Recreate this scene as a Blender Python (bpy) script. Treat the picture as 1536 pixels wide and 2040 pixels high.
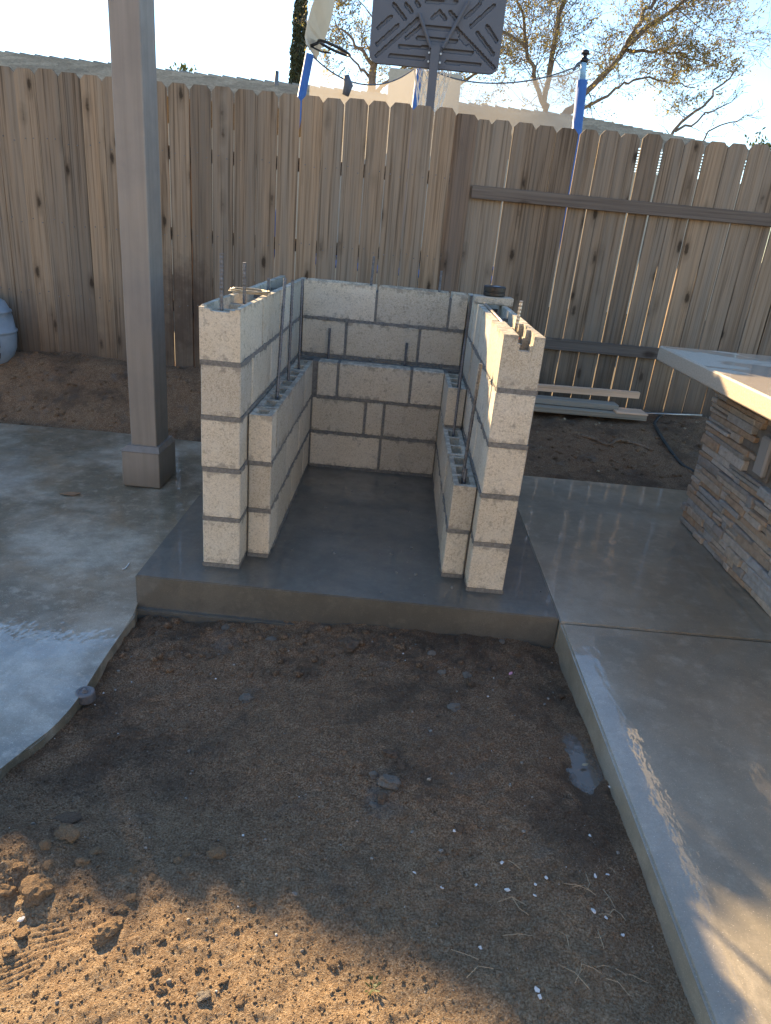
import bpy, bmesh, math, random
import numpy as np
from mathutils import Vector, Matrix, noise as mnoise

random.seed(7)
RNG = np.random.RandomState(5)
for o in list(bpy.data.objects):
    bpy.data.objects.remove(o)
scene = bpy.context.scene
C = scene.collection

# ------------------------------------------------------------------ camera
CAMP = Vector((0.7036, -2.4817, 1.3265))
CR = Vector((0.995612, 0.032469, 0.087765))
CU = Vector((-0.093519, 0.378596, 0.920825))
CF = Vector((0.00333, 0.924993, -0.379971))
FPX = 1381.2
cam = bpy.data.cameras.new('camera')
camo = bpy.data.objects.new('camera', cam)
C.objects.link(camo)
camo.matrix_world = Matrix(((CR.x, CU.x, -CF.x, CAMP.x), (CR.y, CU.y, -CF.y, CAMP.y),
                            (CR.z, CU.z, -CF.z, CAMP.z), (0, 0, 0, 1)))
cam.sensor_fit = 'VERTICAL'
cam.sensor_height = 36
cam.lens = FPX / 2040 * 36
cam.clip_start = 0.02
cam.clip_end = 2000
scene.camera = camo

# ------------------------------------------------------------------ sky, sun, exposure
SUN_TO = Vector((-0.65, 1.0, 0.50)).normalized()      # towards the sun
elev = math.asin(SUN_TO.z)
azim = math.atan2(SUN_TO.x, SUN_TO.y)
w = bpy.data.worlds.new('World')
scene.world = w
w.use_nodes = True
wn = w.node_tree
wn.nodes.clear()
sky = wn.nodes.new('ShaderNodeTexSky')
sky.sky_type = 'NISHITA'
sky.sun_disc = False
sky.sun_elevation = elev
sky.sun_rotation = azim
sky.altitude = 100
sky.air_density = 1.0
sky.dust_density = 0.0
sky.ozone_density = 2.2
bg = wn.nodes.new('ShaderNodeBackground')
bg.inputs['Strength'].default_value = 0.06
wo = wn.nodes.new('ShaderNodeOutputWorld')
wn.links.new(sky.outputs[0], bg.inputs[0])
wn.links.new(bg.outputs[0], wo.inputs[0])
sl = bpy.data.lights.new('sun', 'SUN')
sl.energy = 3.2
sl.angle = math.radians(0.55)
sl.color = (1.0, 0.73, 0.41)
so = bpy.data.objects.new('sun', sl)
C.objects.link(so)
so.rotation_euler = (-SUN_TO).to_track_quat('-Z', 'Y').to_euler()
so.location = (-10, 14, 12)
scene.view_settings.view_transform = 'Standard'
scene.view_settings.look = 'None'
scene.view_settings.exposure = 2.58
scene.view_settings.gamma = 1
scene.view_settings.use_curve_mapping = False


# ------------------------------------------------------------------ helpers
def ray(u, v):
    return CF + CR * ((u - 768) / FPX) - CU * ((v - 1020) / FPX)
def py(u, v, y):                       # point of the vertical plane y seen at u, v of the survey photo
    d = ray(u, v); return CAMP + d * ((y - CAMP.y) / d.y)
def pz(u, v, z):
    d = ray(u, v); return CAMP + d * ((z - CAMP.z) / d.z)
def px(u, v, x):
    d = ray(u, v); return CAMP + d * ((x - CAMP.x) / d.x)

def tag(o, label=None, cat=None, group=None, kind=None):
    if label: o['label'] = label
    if cat: o['category'] = cat
    if group: o['group'] = group
    if kind: o['kind'] = kind
    return o
def empty(name, loc, label=None, cat=None, group=None):
    o = bpy.data.objects.new(name, None)
    C.objects.link(o)
    o.location = loc
    o.empty_display_size = 0.1
    return tag(o, label, cat, group)
def link(name, me, parent=None, loc=None, rot=None):
    """an object at world position loc, parented (parents are never rotated or scaled)"""
    o = bpy.data.objects.new(name, me)
    C.objects.link(o)
    if parent is not None:
        o.parent = parent
        base = Vector((0, 0, 0)); p = parent
        while p is not None:
            base += Vector(p.location); p = p.parent
        o.location = Vector(loc or (0, 0, 0)) - base
    elif loc is not None:
        o.location = loc
    if rot is not None:
        o.rotation_euler = rot
    return o
def mesh(name, verts, faces, mat=None, smooth=False):
    me = bpy.data.meshes.new(name)
    me.from_pydata([tuple(v) for v in verts], [], faces)
    me.update()
    if mat: me.materials.append(mat)
    if smooth:
        me.polygons.foreach_set('use_smooth', [True] * len(me.polygons))
    return me
def bm_mesh(name, bm, mat=None, smooth=False):
    bmesh.ops.recalc_face_normals(bm, faces=bm.faces[:])
    me = bpy.data.meshes.new(name)
    bm.to_mesh(me); bm.free()
    if mat: me.materials.append(mat)
    if smooth:
        me.polygons.foreach_set('use_smooth', [True] * len(me.polygons))
    return me
def add_box(bm, a, b, bev=0.0, jit=0.0, rnd=random, m=None):
    vs = []
    for z in (a[2], b[2]):
        for (x, y) in ((a[0], a[1]), (b[0], a[1]), (b[0], b[1]), (a[0], b[1])):
            co = Vector((x, y, z))
            if jit: co += Vector((rnd.uniform(-jit, jit), rnd.uniform(-jit, jit), rnd.uniform(-jit, jit)))
            if m: co = m @ co
            vs.append(bm.verts.new(co))
    fs = [bm.faces.new([vs[i] for i in q]) for q in ((3, 2, 1, 0), (4, 5, 6, 7), (0, 1, 5, 4), (1, 2, 6, 5), (2, 3, 7, 6), (3, 0, 4, 7))]
    if bev:
        es = list({e for f in fs for e in f.edges})
        bmesh.ops.bevel(bm, geom=es, offset=bev, segments=1, affect='EDGES')
def box_mesh(name, a, b, mat, bev=0.0, jit=0.0):
    bm = bmesh.new(); add_box(bm, a, b, bev, jit)
    return bm_mesh(name, bm, mat)
def tube_data(pts, rad, n=8, cap=True):
    """verts, faces of a tube along pts with radius per point"""
    V, F = [], []
    pts = [Vector(p) for p in pts]
    if not hasattr(rad, '__len__'): rad = [rad] * len(pts)
    up = Vector((0, 0, 1))
    prev = None
    for i, p in enumerate(pts):
        t = (pts[min(i + 1, len(pts) - 1)] - pts[max(i - 1, 0)])
        if t.length < 1e-9: t = Vector((0, 0, 1))
        t.normalize()
        if prev is None:
            a = t.cross(up) if abs(t.z) < .95 else t.cross(Vector((1, 0, 0)))
        else:
            a = prev - t * prev.dot(t)
            if a.length < 1e-6: a = t.cross(up)
        a.normalize(); prev = a
        b = t.cross(a)
        for k in range(n):
            an = 2 * math.pi * k / n
            V.append(p + (a * math.cos(an) + b * math.sin(an)) * rad[i])
    for i in range(len(pts) - 1):
        for k in range(n):
            F.append((i * n + k, i * n + (k + 1) % n, (i + 1) * n + (k + 1) % n, (i + 1) * n + k))
    if cap:
        F.append(tuple(range(n - 1, -1, -1)))
        F.append(tuple(range((len(pts) - 1) * n, len(pts) * n)))
    return V, F
class Mb:
    def __init__(s): s.V, s.F = [], []
    def add(s, V, F):
        k = len(s.V); s.V += [tuple(v) for v in V]; s.F += [tuple(i + k for i in f) for f in F]
    def tube(s, pts, rad, n=6, cap=True): s.add(*tube_data(pts, rad, n, cap))
    def box(s, a, b):
        V = [(x, y, z) for z in (a[2], b[2]) for (x, y) in ((a[0], a[1]), (b[0], a[1]), (b[0], b[1]), (a[0], b[1]))]
        s.add(V, [(3, 2, 1, 0), (4, 5, 6, 7), (0, 1, 5, 4), (1, 2, 6, 5), (2, 3, 7, 6), (3, 0, 4, 7)])
    def mesh(s, name, mat, smooth=False): return mesh(name, s.V, s.F, mat, smooth)
def smooth01(a, b, x):
    t = np.clip((x - a) / (b - a), 0, 1); return t * t * (3 - 2 * t)
LAT = [RNG.rand(256, 256) for _ in range(8)]
def vnoise(x, y, k=0):
    L = LAT[k % 8]
    xi = np.floor(x).astype(int); yi = np.floor(y).astype(int)
    fx = x - xi; fy = y - yi
    fx = fx * fx * (3 - 2 * fx); fy = fy * fy * (3 - 2 * fy)
    g = lambda i, j: L[(xi + i) % 256, (yi + j) % 256]
    return (g(0, 0) * (1 - fx) + g(1, 0) * fx) * (1 - fy) + (g(0, 1) * (1 - fx) + g(1, 1) * fx) * fy - .5
def grid_mesh(name, xs, ys, fz, mat, smooth=True):
    X, Y = np.meshgrid(xs, ys)
    Z = fz(X, Y)
    V = np.stack([X, Y, Z], -1).reshape(-1, 3)
    ny, nx = X.shape
    i = (np.arange(ny - 1)[:, None] * nx + np.arange(nx - 1)[None, :]).ravel()
    F = np.stack([i, i + 1, i + 1 + nx, i + nx], -1)
    me = bpy.data.meshes.new(name)
    me.vertices.add(len(V)); me.vertices.foreach_set('co', V.ravel())
    me.loops.add(F.size); me.loops.foreach_set('vertex_index', F.ravel())
    me.polygons.add(len(F)); me.polygons.foreach_set('loop_start', np.arange(0, F.size, 4))
    me.update(calc_edges=True)
    me.polygons.foreach_set('use_smooth', [smooth] * len(F))
    me.materials.append(mat)
    return me

# ------------------------------------------------------------------ materials
class N:
    """tiny node builder"""
    def __init__(s, name):
        s.m = bpy.data.materials.new(name); s.m.use_nodes = True
        s.t = s.m.node_tree; s.t.nodes.clear()
        s.out = s.t.nodes.new('ShaderNodeOutputMaterial')
        s.b = s.t.nodes.new('ShaderNodeBsdfPrincipled')
        s.t.links.new(s.b.outputs[0], s.out.inputs[0])
        s.tc = s.t.nodes.new('ShaderNodeTexCoord').outputs['Object']
        s.oi = s.t.nodes.new('ShaderNodeObjectInfo')
        s.rand = s.oi.outputs['Random']
    def set(s, sock, v):
        if isinstance(v, bpy.types.NodeSocket): s.t.links.new(v, sock)
        elif v is not None:
            if hasattr(v, '__len__') and len(v) == 3 and sock.type == 'RGBA': v = (*v, 1)
            sock.default_value = v
    def math(s, op, a, b=None, c=None):
        n = s.t.nodes.new('ShaderNodeMath'); n.operation = op
        for i, v in enumerate((a, b, c)): s.set(n.inputs[i], v)
        return n.outputs[0]
    def vmul(s, v, k):
        n = s.t.nodes.new('ShaderNodeVectorMath'); n.operation = 'MULTIPLY'
        s.set(n.inputs[0], v); n.inputs[1].default_value = k
        return n.outputs[0]
    def vadd(s, a, b):
        n = s.t.nodes.new('ShaderNodeVectorMath'); n.operation = 'ADD'
        s.set(n.inputs[0], a); s.set(n.inputs[1], b)
        return n.outputs[0]
    def rvec(s, k=37.0):
        """object coordinates shifted by the object's random number"""
        c = s.t.nodes.new('ShaderNodeCombineXYZ')
        for i, f in enumerate((k, k * 1.7, k * .6)): s.set(c.inputs[i], s.math('MULTIPLY', s.rand, f))
        return s.vadd(s.tc, c.outputs[0])
    def world(s):
        return s.t.nodes.new('ShaderNodeNewGeometry').outputs['Position']
    def noise(s, vec, scale, detail=4, rough=.55, dist=0):
        n = s.t.nodes.new('ShaderNodeTexNoise')
        s.set(n.inputs['Vector'], vec)
        n.inputs['Scale'].default_value = scale; n.inputs['Detail'].default_value = detail
        n.inputs['Roughness'].default_value = rough; n.inputs['Distortion'].default_value = dist
        return n.outputs[0]
    def vor(s, vec, scale, feat='F1', out='Distance'):
        n = s.t.nodes.new('ShaderNodeTexVoronoi'); n.feature = feat
        s.set(n.inputs['Vector'], vec); n.inputs['Scale'].default_value = scale
        return n.outputs[out]
    def ramp(s, f, stops, interp='LINEAR'):
        n = s.t.nodes.new('ShaderNodeValToRGB'); n.color_ramp.interpolation = interp
        el = n.color_ramp.elements
        while len(el) < len(stops): el.new(.5)
        for e, (p, c) in zip(el, stops):
            e.position = p
            e.color = (*c, 1) if hasattr(c, '__len__') else (c, c, c, 1)
        s.set(n.inputs[0], f)
        return n.outputs[0]
    def mapr(s, f, a, b, c, d):
        n = s.t.nodes.new('ShaderNodeMapRange'); s.set(n.inputs[0], f)
        for i, v in enumerate((a, b, c, d)): n.inputs[i + 1].default_value = v
        return n.outputs[0]
    def mix(s, f, a, b, mode='MIX'):
        n = s.t.nodes.new('ShaderNodeMix'); n.data_type = 'RGBA'; n.blend_type = mode
        s.set(n.inputs[0], f); s.set(n.inputs[6], a); s.set(n.inputs[7], b)
        return n.outputs[2]
    def bump(s, h, strength=.3, dist=.01, normal=None):
        n = s.t.nodes.new('ShaderNodeBump'); s.set(n.inputs['Height'], h)
        n.inputs['Strength'].default_value = strength; n.inputs['Distance'].default_value = dist
        if normal: s.set(n.inputs['Normal'], normal)
        return n.outputs[0]
    def xyz(s, v):
        n = s.t.nodes.new('ShaderNodeSeparateXYZ'); s.set(n.inputs[0], v); return n.outputs
    def done(s, color=None, rough=None, bump=None, metal=None, spec=None):
        s.set(s.b.inputs['Base Color'], color); s.set(s.b.inputs['Roughness'], rough)
        s.set(s.b.inputs['Metallic'], metal); s.set(s.b.inputs['Normal'], bump)
        if spec is not None: s.b.inputs['Specular IOR Level'].default_value = spec
        return s.m

def m_block():
    n = N('concrete_block'); v = n.rvec()
    fine = n.noise(v, 260, 3, .7); mid = n.noise(v, 60, 5, .65); big = n.noise(v, 7, 4, .6)
    c = n.ramp(fine, [(.3, (.35, .31, .24)), (.5, (.60, .545, .435)), (.72, (.75, .70, .585))])
    c = n.mix(n.mapr(mid, .35, .7, 0, .45), c, (.48, .44, .36))
    c = n.mix(n.mapr(big, .45, .75, 0, .5), c, (.66, .63, .55))
    sp = n.noise(v, 115, 2, .6)
    c = n.mix(n.mapr(sp, .54, .66, 0, .45), c, (.25, .23, .19))
    c = n.mix(n.mapr(n.noise(v, 17, 5, .7), .5, .68, 0, .32), c, (.64, .63, .56))
    smear = n.mapr(n.noise(v, 11, 5, .6, .6), .62, .72, 0, .45)
    c = n.mix(smear, c, (.33, .315, .29))
    lz = n.xyz(n.tc)[2]
    edge = n.math('ADD', n.mapr(lz, .0, .03, 1, 0), n.mapr(lz, .158, .187, 0, 1))
    sm2 = n.mapr(n.math('ADD', n.math('MULTIPLY', edge, .16), n.noise(v, 26, 4, .65)), .60, .70, 0, .62)
    c = n.mix(sm2, c, (.24, .225, .195))
    tint = n.ramp(n.rand, [(0, (.78, .77, .76)), (.3, (.93, .90, .85)), (.6, (1, .98, .95)), (1, (1.1, 1.07, 1.03))])
    c = n.mix(1.0, c, tint, 'MULTIPLY')
    pit = n.mapr(n.vor(v, 130), 0, .35, 0, 1)
    h = n.math('ADD', n.math('MULTIPLY', pit, .6), n.math('MULTIPLY', fine, .9))
    return n.done(c, .92, n.bump(h, .55, .004), spec=.2)
def m_mortar():
    n = N('damp_mortar'); v = n.world()
    f = n.noise(v, 90, 5, .65)
    c = n.ramp(f, [(.3, (.115, .112, .104)), (.7, (.24, .235, .215))])
    return n.done(c, .85, n.bump(f, .7, .006), spec=.25)
def m_wood(name, a, b, grey, knots=True, splash=True):
    n = N(name); v = n.rvec(23)
    vg = n.vmul(v, (55, 55, 1.3)); g = n.noise(vg, 1, 6, .6, .3)
    vl = n.vmul(v, (18, 18, .5)); g2 = n.noise(vl, 1, 3, .5)
    c = n.ramp(g, [(.32, a), (.5, b), (.68, tuple(x * 1.2 for x in b))])
    c = n.mix(n.mapr(g2, .4, .68, 0, .75), c, grey)
    if knots:
        vk = n.vmul(v, (1, 0, .36)); d = n.vor(vk, 8.0)
        wob = n.math('ADD', d, n.math('MULTIPLY', n.noise(v, 22, 3), .16)); wob = n.math('SUBTRACT', wob, .055)
        kn = n.mapr(wob, .10, .17, .88, 0)
        c = n.mix(kn, c, tuple(x * .16 for x in a))
        ring = n.mapr(wob, .16, .34, .35, 0)
        c = n.mix(ring, c, tuple(x * .55 for x in a))
    st = n.noise(n.vmul(v, (70, 70, .8)), 1, 3, .6)
    c = n.mix(n.mapr(st, .54, .68, 0, .6), c, tuple(x * .45 for x in a))
    tint = n.ramp(n.rand, [(0, (.66, .64, .63)), (.35, (.95, .92, .89)), (.7, (1.08, 1.06, 1.03)), (1, (1.28, 1.16, 1.02))])
    c = n.mix(1.0, c, tint, 'MULTIPLY')
    z = n.xyz(n.world())[2]                              # splash dirt and damp on the feet of the boards
    spl = n.math('ADD', z, n.math('MULTIPLY', n.noise(n.world(), 5, 4), .5))
    if splash:
        c = n.mix(n.mapr(spl, .45, 1.05, .62, 0), c, (.085, .062, .045))
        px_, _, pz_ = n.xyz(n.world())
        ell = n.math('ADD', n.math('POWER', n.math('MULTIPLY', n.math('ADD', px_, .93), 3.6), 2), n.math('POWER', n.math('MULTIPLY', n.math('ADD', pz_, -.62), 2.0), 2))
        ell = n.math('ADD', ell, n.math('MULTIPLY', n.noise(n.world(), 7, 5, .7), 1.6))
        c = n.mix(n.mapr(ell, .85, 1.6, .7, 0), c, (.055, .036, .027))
    return n.done(c, .88, n.bump(g, .5, .004), spec=.2)
def wet_concrete(name, dry, wet, stain, scale, lo, hi, film, crough, wave, cior=1.6, fmin=.35):
    n = N(name); v = n.world()
    big = n.noise(v, scale, 5, .55, .5); mid = n.noise(v, scale * 5, 6, .65); fine = n.noise(v, 220, 3, .7)
    st = n.noise(n.vadd(v, (7.3, 2.1, 0)), scale * .8, 4, .6, .8)
    brush = n.noise(n.vmul(v, (3, 60, 1)), 1, 4, .6)
    wm = n.mapr(big, lo, hi, 0, 1)
    c = n.mix(wm, wet, dry)
    c = n.mix(n.mapr(st, .5, .68, 0, .75), c, stain)
    c = n.mix(n.mapr(mid, .42, .72, 0, .5), c, tuple(x * .62 for x in wet))
    c = n.mix(n.mapr(n.noise(v, scale * 11, 5, .7), .52, .7, 0, .4), c, tuple(min(1, x * 1.35) for x in dry))
    c = n.mix(n.mapr(fine, .42, .7, 0, .35), c, tuple(x * .6 for x in wet))
    c = n.mix(n.mapr(n.noise(v, 330, 1), .70, .74, 0, .5), c, tuple(min(1, x * 2.2) for x in dry))
    fl = n.math('MULTIPLY', n.mapr(n.noise(n.vadd(v, (3.1, 9.2, 0)), scale * 1.3, 5, .6, .5), .40, .58, film * fmin, film), 1)
    n.set(n.b.inputs['Coat Weight'], fl)
    n.set(n.b.inputs['Coat Roughness'], n.mapr(mid, .3, .7, crough, crough * 2.2))
    n.b.inputs['Coat IOR'].default_value = cior
    wav = n.math('ADD', n.noise(n.vmul(v, (1, .45, 1)), 42, 2, .5), n.math('MULTIPLY', n.noise(v, 9, 2, .5), 1.2))
    n.set(n.b.inputs['Coat Normal'], n.bump(wav, wave, .02))
    h = n.math('ADD', n.math('MULTIPLY', fine, .5), brush)
    return n.done(c, n.mapr(mid, .3, .7, .28, .5), n.bump(h, .12, .004), spec=.5)
def m_dirt(name='dirt', wet=True):
    n = N(name); v = n.world()
    fine = n.noise(v, 190, 4, .75); mid = n.noise(v, 24, 5, .65); big = n.noise(v, 2.6, 4, .6)
    dry = n.ramp(fine, [(.34, (.18, .11, .06)), (.5, (.41, .285, .165)), (.66, (.64, .50, .34))])
    dry = n.mix(n.mapr(mid, .4, .7, 0, .5), dry, (.27, .165, .09))
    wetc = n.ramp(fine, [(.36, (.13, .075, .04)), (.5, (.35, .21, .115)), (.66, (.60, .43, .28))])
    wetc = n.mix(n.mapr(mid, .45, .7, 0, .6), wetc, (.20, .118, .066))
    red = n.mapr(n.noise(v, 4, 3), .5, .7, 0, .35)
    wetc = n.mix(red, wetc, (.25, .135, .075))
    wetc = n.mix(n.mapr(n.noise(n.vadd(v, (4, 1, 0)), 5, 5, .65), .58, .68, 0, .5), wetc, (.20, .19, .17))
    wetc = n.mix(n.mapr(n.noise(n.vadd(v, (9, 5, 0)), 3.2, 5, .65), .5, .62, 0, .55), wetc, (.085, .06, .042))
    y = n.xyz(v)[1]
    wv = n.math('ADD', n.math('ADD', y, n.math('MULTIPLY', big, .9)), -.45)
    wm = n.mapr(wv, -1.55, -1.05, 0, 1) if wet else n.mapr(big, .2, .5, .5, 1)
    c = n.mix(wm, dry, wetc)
    r = n.mapr(wm, 0, 1, .95, .8)
    speck = n.mapr(n.vor(v, 120, out='Color'), .93, 1.0, 0, .6)
    c = n.mix(n.mapr(n.noise(v, 300, 1), .68, .74, 0, .7), c, (.55, .49, .41))
    h = n.math('ADD', fine, n.math('MULTIPLY', n.noise(v, 420, 2, .7), .9))
    return n.done(c, r, n.bump(h, 1.0, .014), spec=.25)
def m_plain(name, col, rough=.6, var=.15, scale=20, metal=0, bump=0, spec=.4):
    n = N(name); v = n.rvec()
    f = n.noise(v, scale, 4, .6)
    c = n.mix(n.mapr(f, .3, .7, 0, 1), tuple(x * (1 - var) for x in col), tuple(min(1, x * (1 + var)) for x in col))
    return n.done(c, n.mapr(f, .3, .7, max(0, rough - .08), min(1, rough + .08)), n.bump(f, bump, .01) if bump else None, metal, spec)
def m_clod(name, a, b):
    n = N(name); v = n.rvec()
    f = n.noise(v, 2.2, 6, .8); g = n.noise(v, 9, 4, .75)
    c = n.ramp(g, [(.3, a), (.5, tuple((x + y) / 2 for x, y in zip(a, b))), (.7, b)])
    return n.done(c, .95, n.bump(n.math('ADD', f, n.math('MULTIPLY', g, .7)), .7, .12), spec=.15)
def m_leaf(name, stops, trans=.5):
    n = N(name); v = n.world()
    f = n.noise(v, 9, 3, .8)
    c = n.ramp(f, stops)
    n.set(n.b.inputs['Base Color'], c); n.b.inputs['Roughness'].default_value = .6
    tr = n.t.nodes.new('ShaderNodeBsdfTranslucent'); n.set(tr.inputs[0], c)
    mx = n.t.nodes.new('ShaderNodeMixShader'); mx.inputs[0].default_value = trans
    n.t.links.new(n.b.outputs[0], mx.inputs[1]); n.t.links.new(tr.outputs[0], mx.inputs[2])
    n.t.links.new(mx.outputs[0], n.out.inputs[0])
    return n.m
def m_net(name, col, alpha):
    n = N(name)
    n.b.inputs['Base Color'].default_value = (*col, 1); n.b.inputs['Roughness'].default_value = .8
    tl = n.t.nodes.new('ShaderNodeBsdfTranslucent'); tl.inputs[0].default_value = (*col, 1)
    m0 = n.t.nodes.new('ShaderNodeMixShader'); m0.inputs[0].default_value = .5
    n.t.links.new(n.b.outputs[0], m0.inputs[1]); n.t.links.new(tl.outputs[0], m0.inputs[2])
    tp = n.t.nodes.new('ShaderNodeBsdfTransparent')
    mx = n.t.nodes.new('ShaderNodeMixShader'); mx.inputs[0].default_value = alpha
    n.t.links.new(tp.outputs[0], mx.inputs[1]); n.t.links.new(m0.outputs[0], mx.inputs[2])
    n.t.links.new(mx.outputs[0], n.out.inputs[0])
    return n.m
def m_stone():
    n = N('ledger_stone'); v = n.rvec()
    base = n.ramp(n.rand, [(0, (.47, .34, .23)), (.12, (.38, .36, .32)), (.25, (.55, .45, .34)), (.38, (.30, .28, .26)),
                           (.5, (.58, .50, .41)), (.62, (.42, .42, .41)), (.74, (.48, .31, .18)), (.86, (.62, .57, .50)), (1, (.33, .28, .21))], 'CONSTANT')
    f = n.noise(v, 30, 6, .65); g = n.noise(n.vmul(v, (1, 1, 3.5)), 14, 4, .6)
    base = n.mix(.30, base, (.50, .44, .36))
    c = n.mix(n.mapr(f, .35, .7, 0, .6), base, n.mix(1.0, base, (.5, .47, .45), 'MULTIPLY'))
    c = n.mix(n.mapr(g, .55, .75, 0, .5), c, (.36, .22, .12))
    return n.done(c, .8, n.bump(n.math('ADD', f, g), .7, .012), spec=.3)
def m_counter():
    n = N('counter_slab'); v = n.world()
    f = n.noise(v, 140, 3, .7); b = n.noise(n.vmul(v, (1.3, 2.2, 0)), 2.0, 3, .5, .5)
    c = n.ramp(f, [(.3, (.38, .31, .22)), (.55, (.50, .42, .32)), (.75, (.58, .50, .40))])
    up = n.mapr(n.xyz(n.t.nodes.new('ShaderNodeNewGeometry').outputs['Normal'])[2], .8, .95, 0, 1)
    wet = n.math('MULTIPLY', n.mapr(b, .44, .50, 0, 1), up)
    c = n.mix(n.math('MULTIPLY', wet, .45), c, (.40, .335, .255))
    n.set(n.b.inputs['Coat Weight'], wet); n.b.inputs['Coat Roughness'].default_value = .02
    return n.done(c, .5, n.bump(f, .15, .004), spec=.4)
def m_roof():
    n = N('roof_shingle'); v = n.world()
    f = n.noise(v, 14, 5, .7)
    vv = n.vmul(v, (3.2, 1, 6)); k = n.vor(vv, 1.0, out='Color')
    c = n.ramp(f, [(.3, (.27, .23, .18)), (.7, (.43, .375, .30))])
    kv = n.math('ADD', n.math('MULTIPLY', n.xyz(k)[0], .5), .6)
    c = n.mix(.7, c, n.mix(1.0, c, kv, 'MULTIPLY'))
    return n.done(c, .95, n.bump(f, .5, .02), spec=.15)

M_BLOCK, M_MORTAR = m_block(), m_mortar()
M_FENCE = m_wood('weathered_picket', (.115, .085, .058), (.245, .192, .138), (.22, .198, .165))
M_FENCE_RED = m_wood('reddish_picket', (.10, .075, .053), (.185, .142, .105), (.17, .145, .125))
M_FENCE_DARK = m_wood('grey_rail', (.17, .14, .115), (.24, .20, .165), (.22, .205, .19))
M_LUMBER = m_wood('cut_lumber', (.46, .30, .20), (.66, .46, .32), (.56, .42, .31), False, False)
M_LUMBER_GREY = m_wood('cement_smeared_lumber', (.20, .175, .14), (.30, .265, .21), (.32, .30, .26), False, False)
M_SLAB = wet_concrete('wet_new_concrete', (.15, .138, .113), (.115, .107, .088), (.085, .08, .066), 2.4, .45, .62, 1.0, .022, .012, 1.42)
M_PATH = wet_concrete('wet_path_concrete', (.39, .34, .26), (.27, .238, .18), (.30, .21, .12), 1.1, .45, .65, 1.0, .006, .030, 1.6, .8)
M_PATIO = wet_concrete('wet_patio_concrete', (.50, .435, .335), (.20, .165, .11), (.27, .185, .10), 2.0, .43, .60, 1.0, .015, .035)
M_DIRT, M_SOIL = m_dirt(), m_dirt('garden_soil', False)
n = N('grey_post_paint'); v = n.world()
f = n.noise(n.vmul(v, (30, 30, 1.2)), 1, 5, .6); g = n.noise(v, 6, 5, .65)
c = n.ramp(f, [(.3, (.21, .19, .165)), (.7, (.27, .243, .212))])
c = n.mix(n.mapr(g, .45, .7, 0, .4), c, (.19, .175, .16))
c = n.mix(n.mapr(n.math('ADD', n.xyz(v)[2], n.math('MULTIPLY', g, .25)), -.02, .16, .8, 0), c, (.15, .12, .09))
M_POST = n.done(c, n.mapr(g, .3, .7, .45, .7), n.bump(f, .25, .003), spec=.4)
M_STEEL = m_plain('rebar_steel', (.14, .145, .155), .5, .35, 60, .55)
M_STEEL_BRIGHT = m_plain('bare_rod_steel', (.40, .38, .35), .35, .2, 60, .8)
M_STONE, M_COUNTER, M_ROOF = m_stone(), m_counter(), m_roof()
M_CORE = m_plain('mortar_backing', (.20, .175, .145), .9, .2, 30, bump=.3)
M_BLACK = m_plain('black_plastic', (.015, .016, .018), .4, .2, 20)
M_BOARD = m_plain('backboard_plastic', (.085, .094, .115), .55, .1, 8)
M_BLUE = m_plain('blue_foam_sleeve', (.055, .14, .36), .55, .12, 10)
M_PALEBLUE = m_plain('pale_blue_tube', (.25, .45, .62), .4, .1, 10)
M_WHITE = m_plain('white_cord', (.75, .74, .70), .7, .05, 30)
M_BEIGE = m_plain('beige_board', (.62, .52, .38), .5, .06, 6)
M_TUB = m_plain('pale_tub_plastic', (.27, .33, .39), .45, .15, 9)
M_DARKMARK = m_plain('dark_smudge', (.03, .03, .035), .6, .3, 60)
M_BARK = m_plain('bark', (.16, .125, .092), .9, .35, 14, bump=.5)
M_TWIG = m_plain('twig_bark', (.19, .155, .12), .9, .3, 14)
M_LEAF = m_leaf('autumn_leaf', [(.3, (.13, .14, .045)), (.5, (.25, .22, .07)), (.7, (.36, .25, .08))], .55)
M_CYP = m_leaf('cypress_leaf', [(.3, (.02, .032, .016)), (.7, (.06, .075, .035))], .15)
M_GREEN = m_leaf('green_leaf', [(.3, (.04, .06, .02)), (.7, (.10, .12, .04))], .35)
M_STUCCO = m_plain('stucco', (.46, .40, .31), .9, .08, 40, bump=.2)
M_PALE_STUCCO = m_plain('pale_stucco', (.66, .60, .50), .9, .06, 40, bump=.2)
M_GLASS = m_plain('window_glass', (.03, .035, .04), .05)
M_NET = m_net('enclosure_net', (.52, .475, .41), .42)
M_DARKNET = m_plain('net_binding', (.10, .115, .14), .7)
M_GRASS = m_plain('neighbour_ground', (.16, .13, .08), .95, .4, 1.5)
M_YARD = m_plain('yard_ground', (.27, .19, .12), .95, .25, 3)
M_ROCK = m_clod('grey_stone', (.20, .17, .14), (.36, .32, .265))
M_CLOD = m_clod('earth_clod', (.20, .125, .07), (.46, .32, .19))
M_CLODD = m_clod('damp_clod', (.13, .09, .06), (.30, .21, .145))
M_CHIP = m_plain('white_chip', (.62, .60, .56), .7, .15, 40)
M_STRAW = m_plain('dry_straw', (.33, .26, .17), .8, .25, 30)
M_BROWNLEAF = m_plain('fallen_leaf', (.24, .15, .085), .75, .25, 30)
M_PINK = m_plain('pink_wrapper', (.55, .25, .33), .4, .3, 60)
M_HOSE = m_plain('hose_rubber', (.05, .052, .048), .6, .2, 30)
M_RED = m_plain('red_tip', (.45, .06, .03), .5)
M_WIRE = m_plain('tie_wire', (.30, .26, .19), .5, .3, 30, .5)
M_METALCAP = m_plain('cast_cap', (.17, .155, .15), .55, .25, 60, .3, .3)
n = N('puddle_water'); v = n.world()
x_, y_, _ = n.xyz(v)
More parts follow.
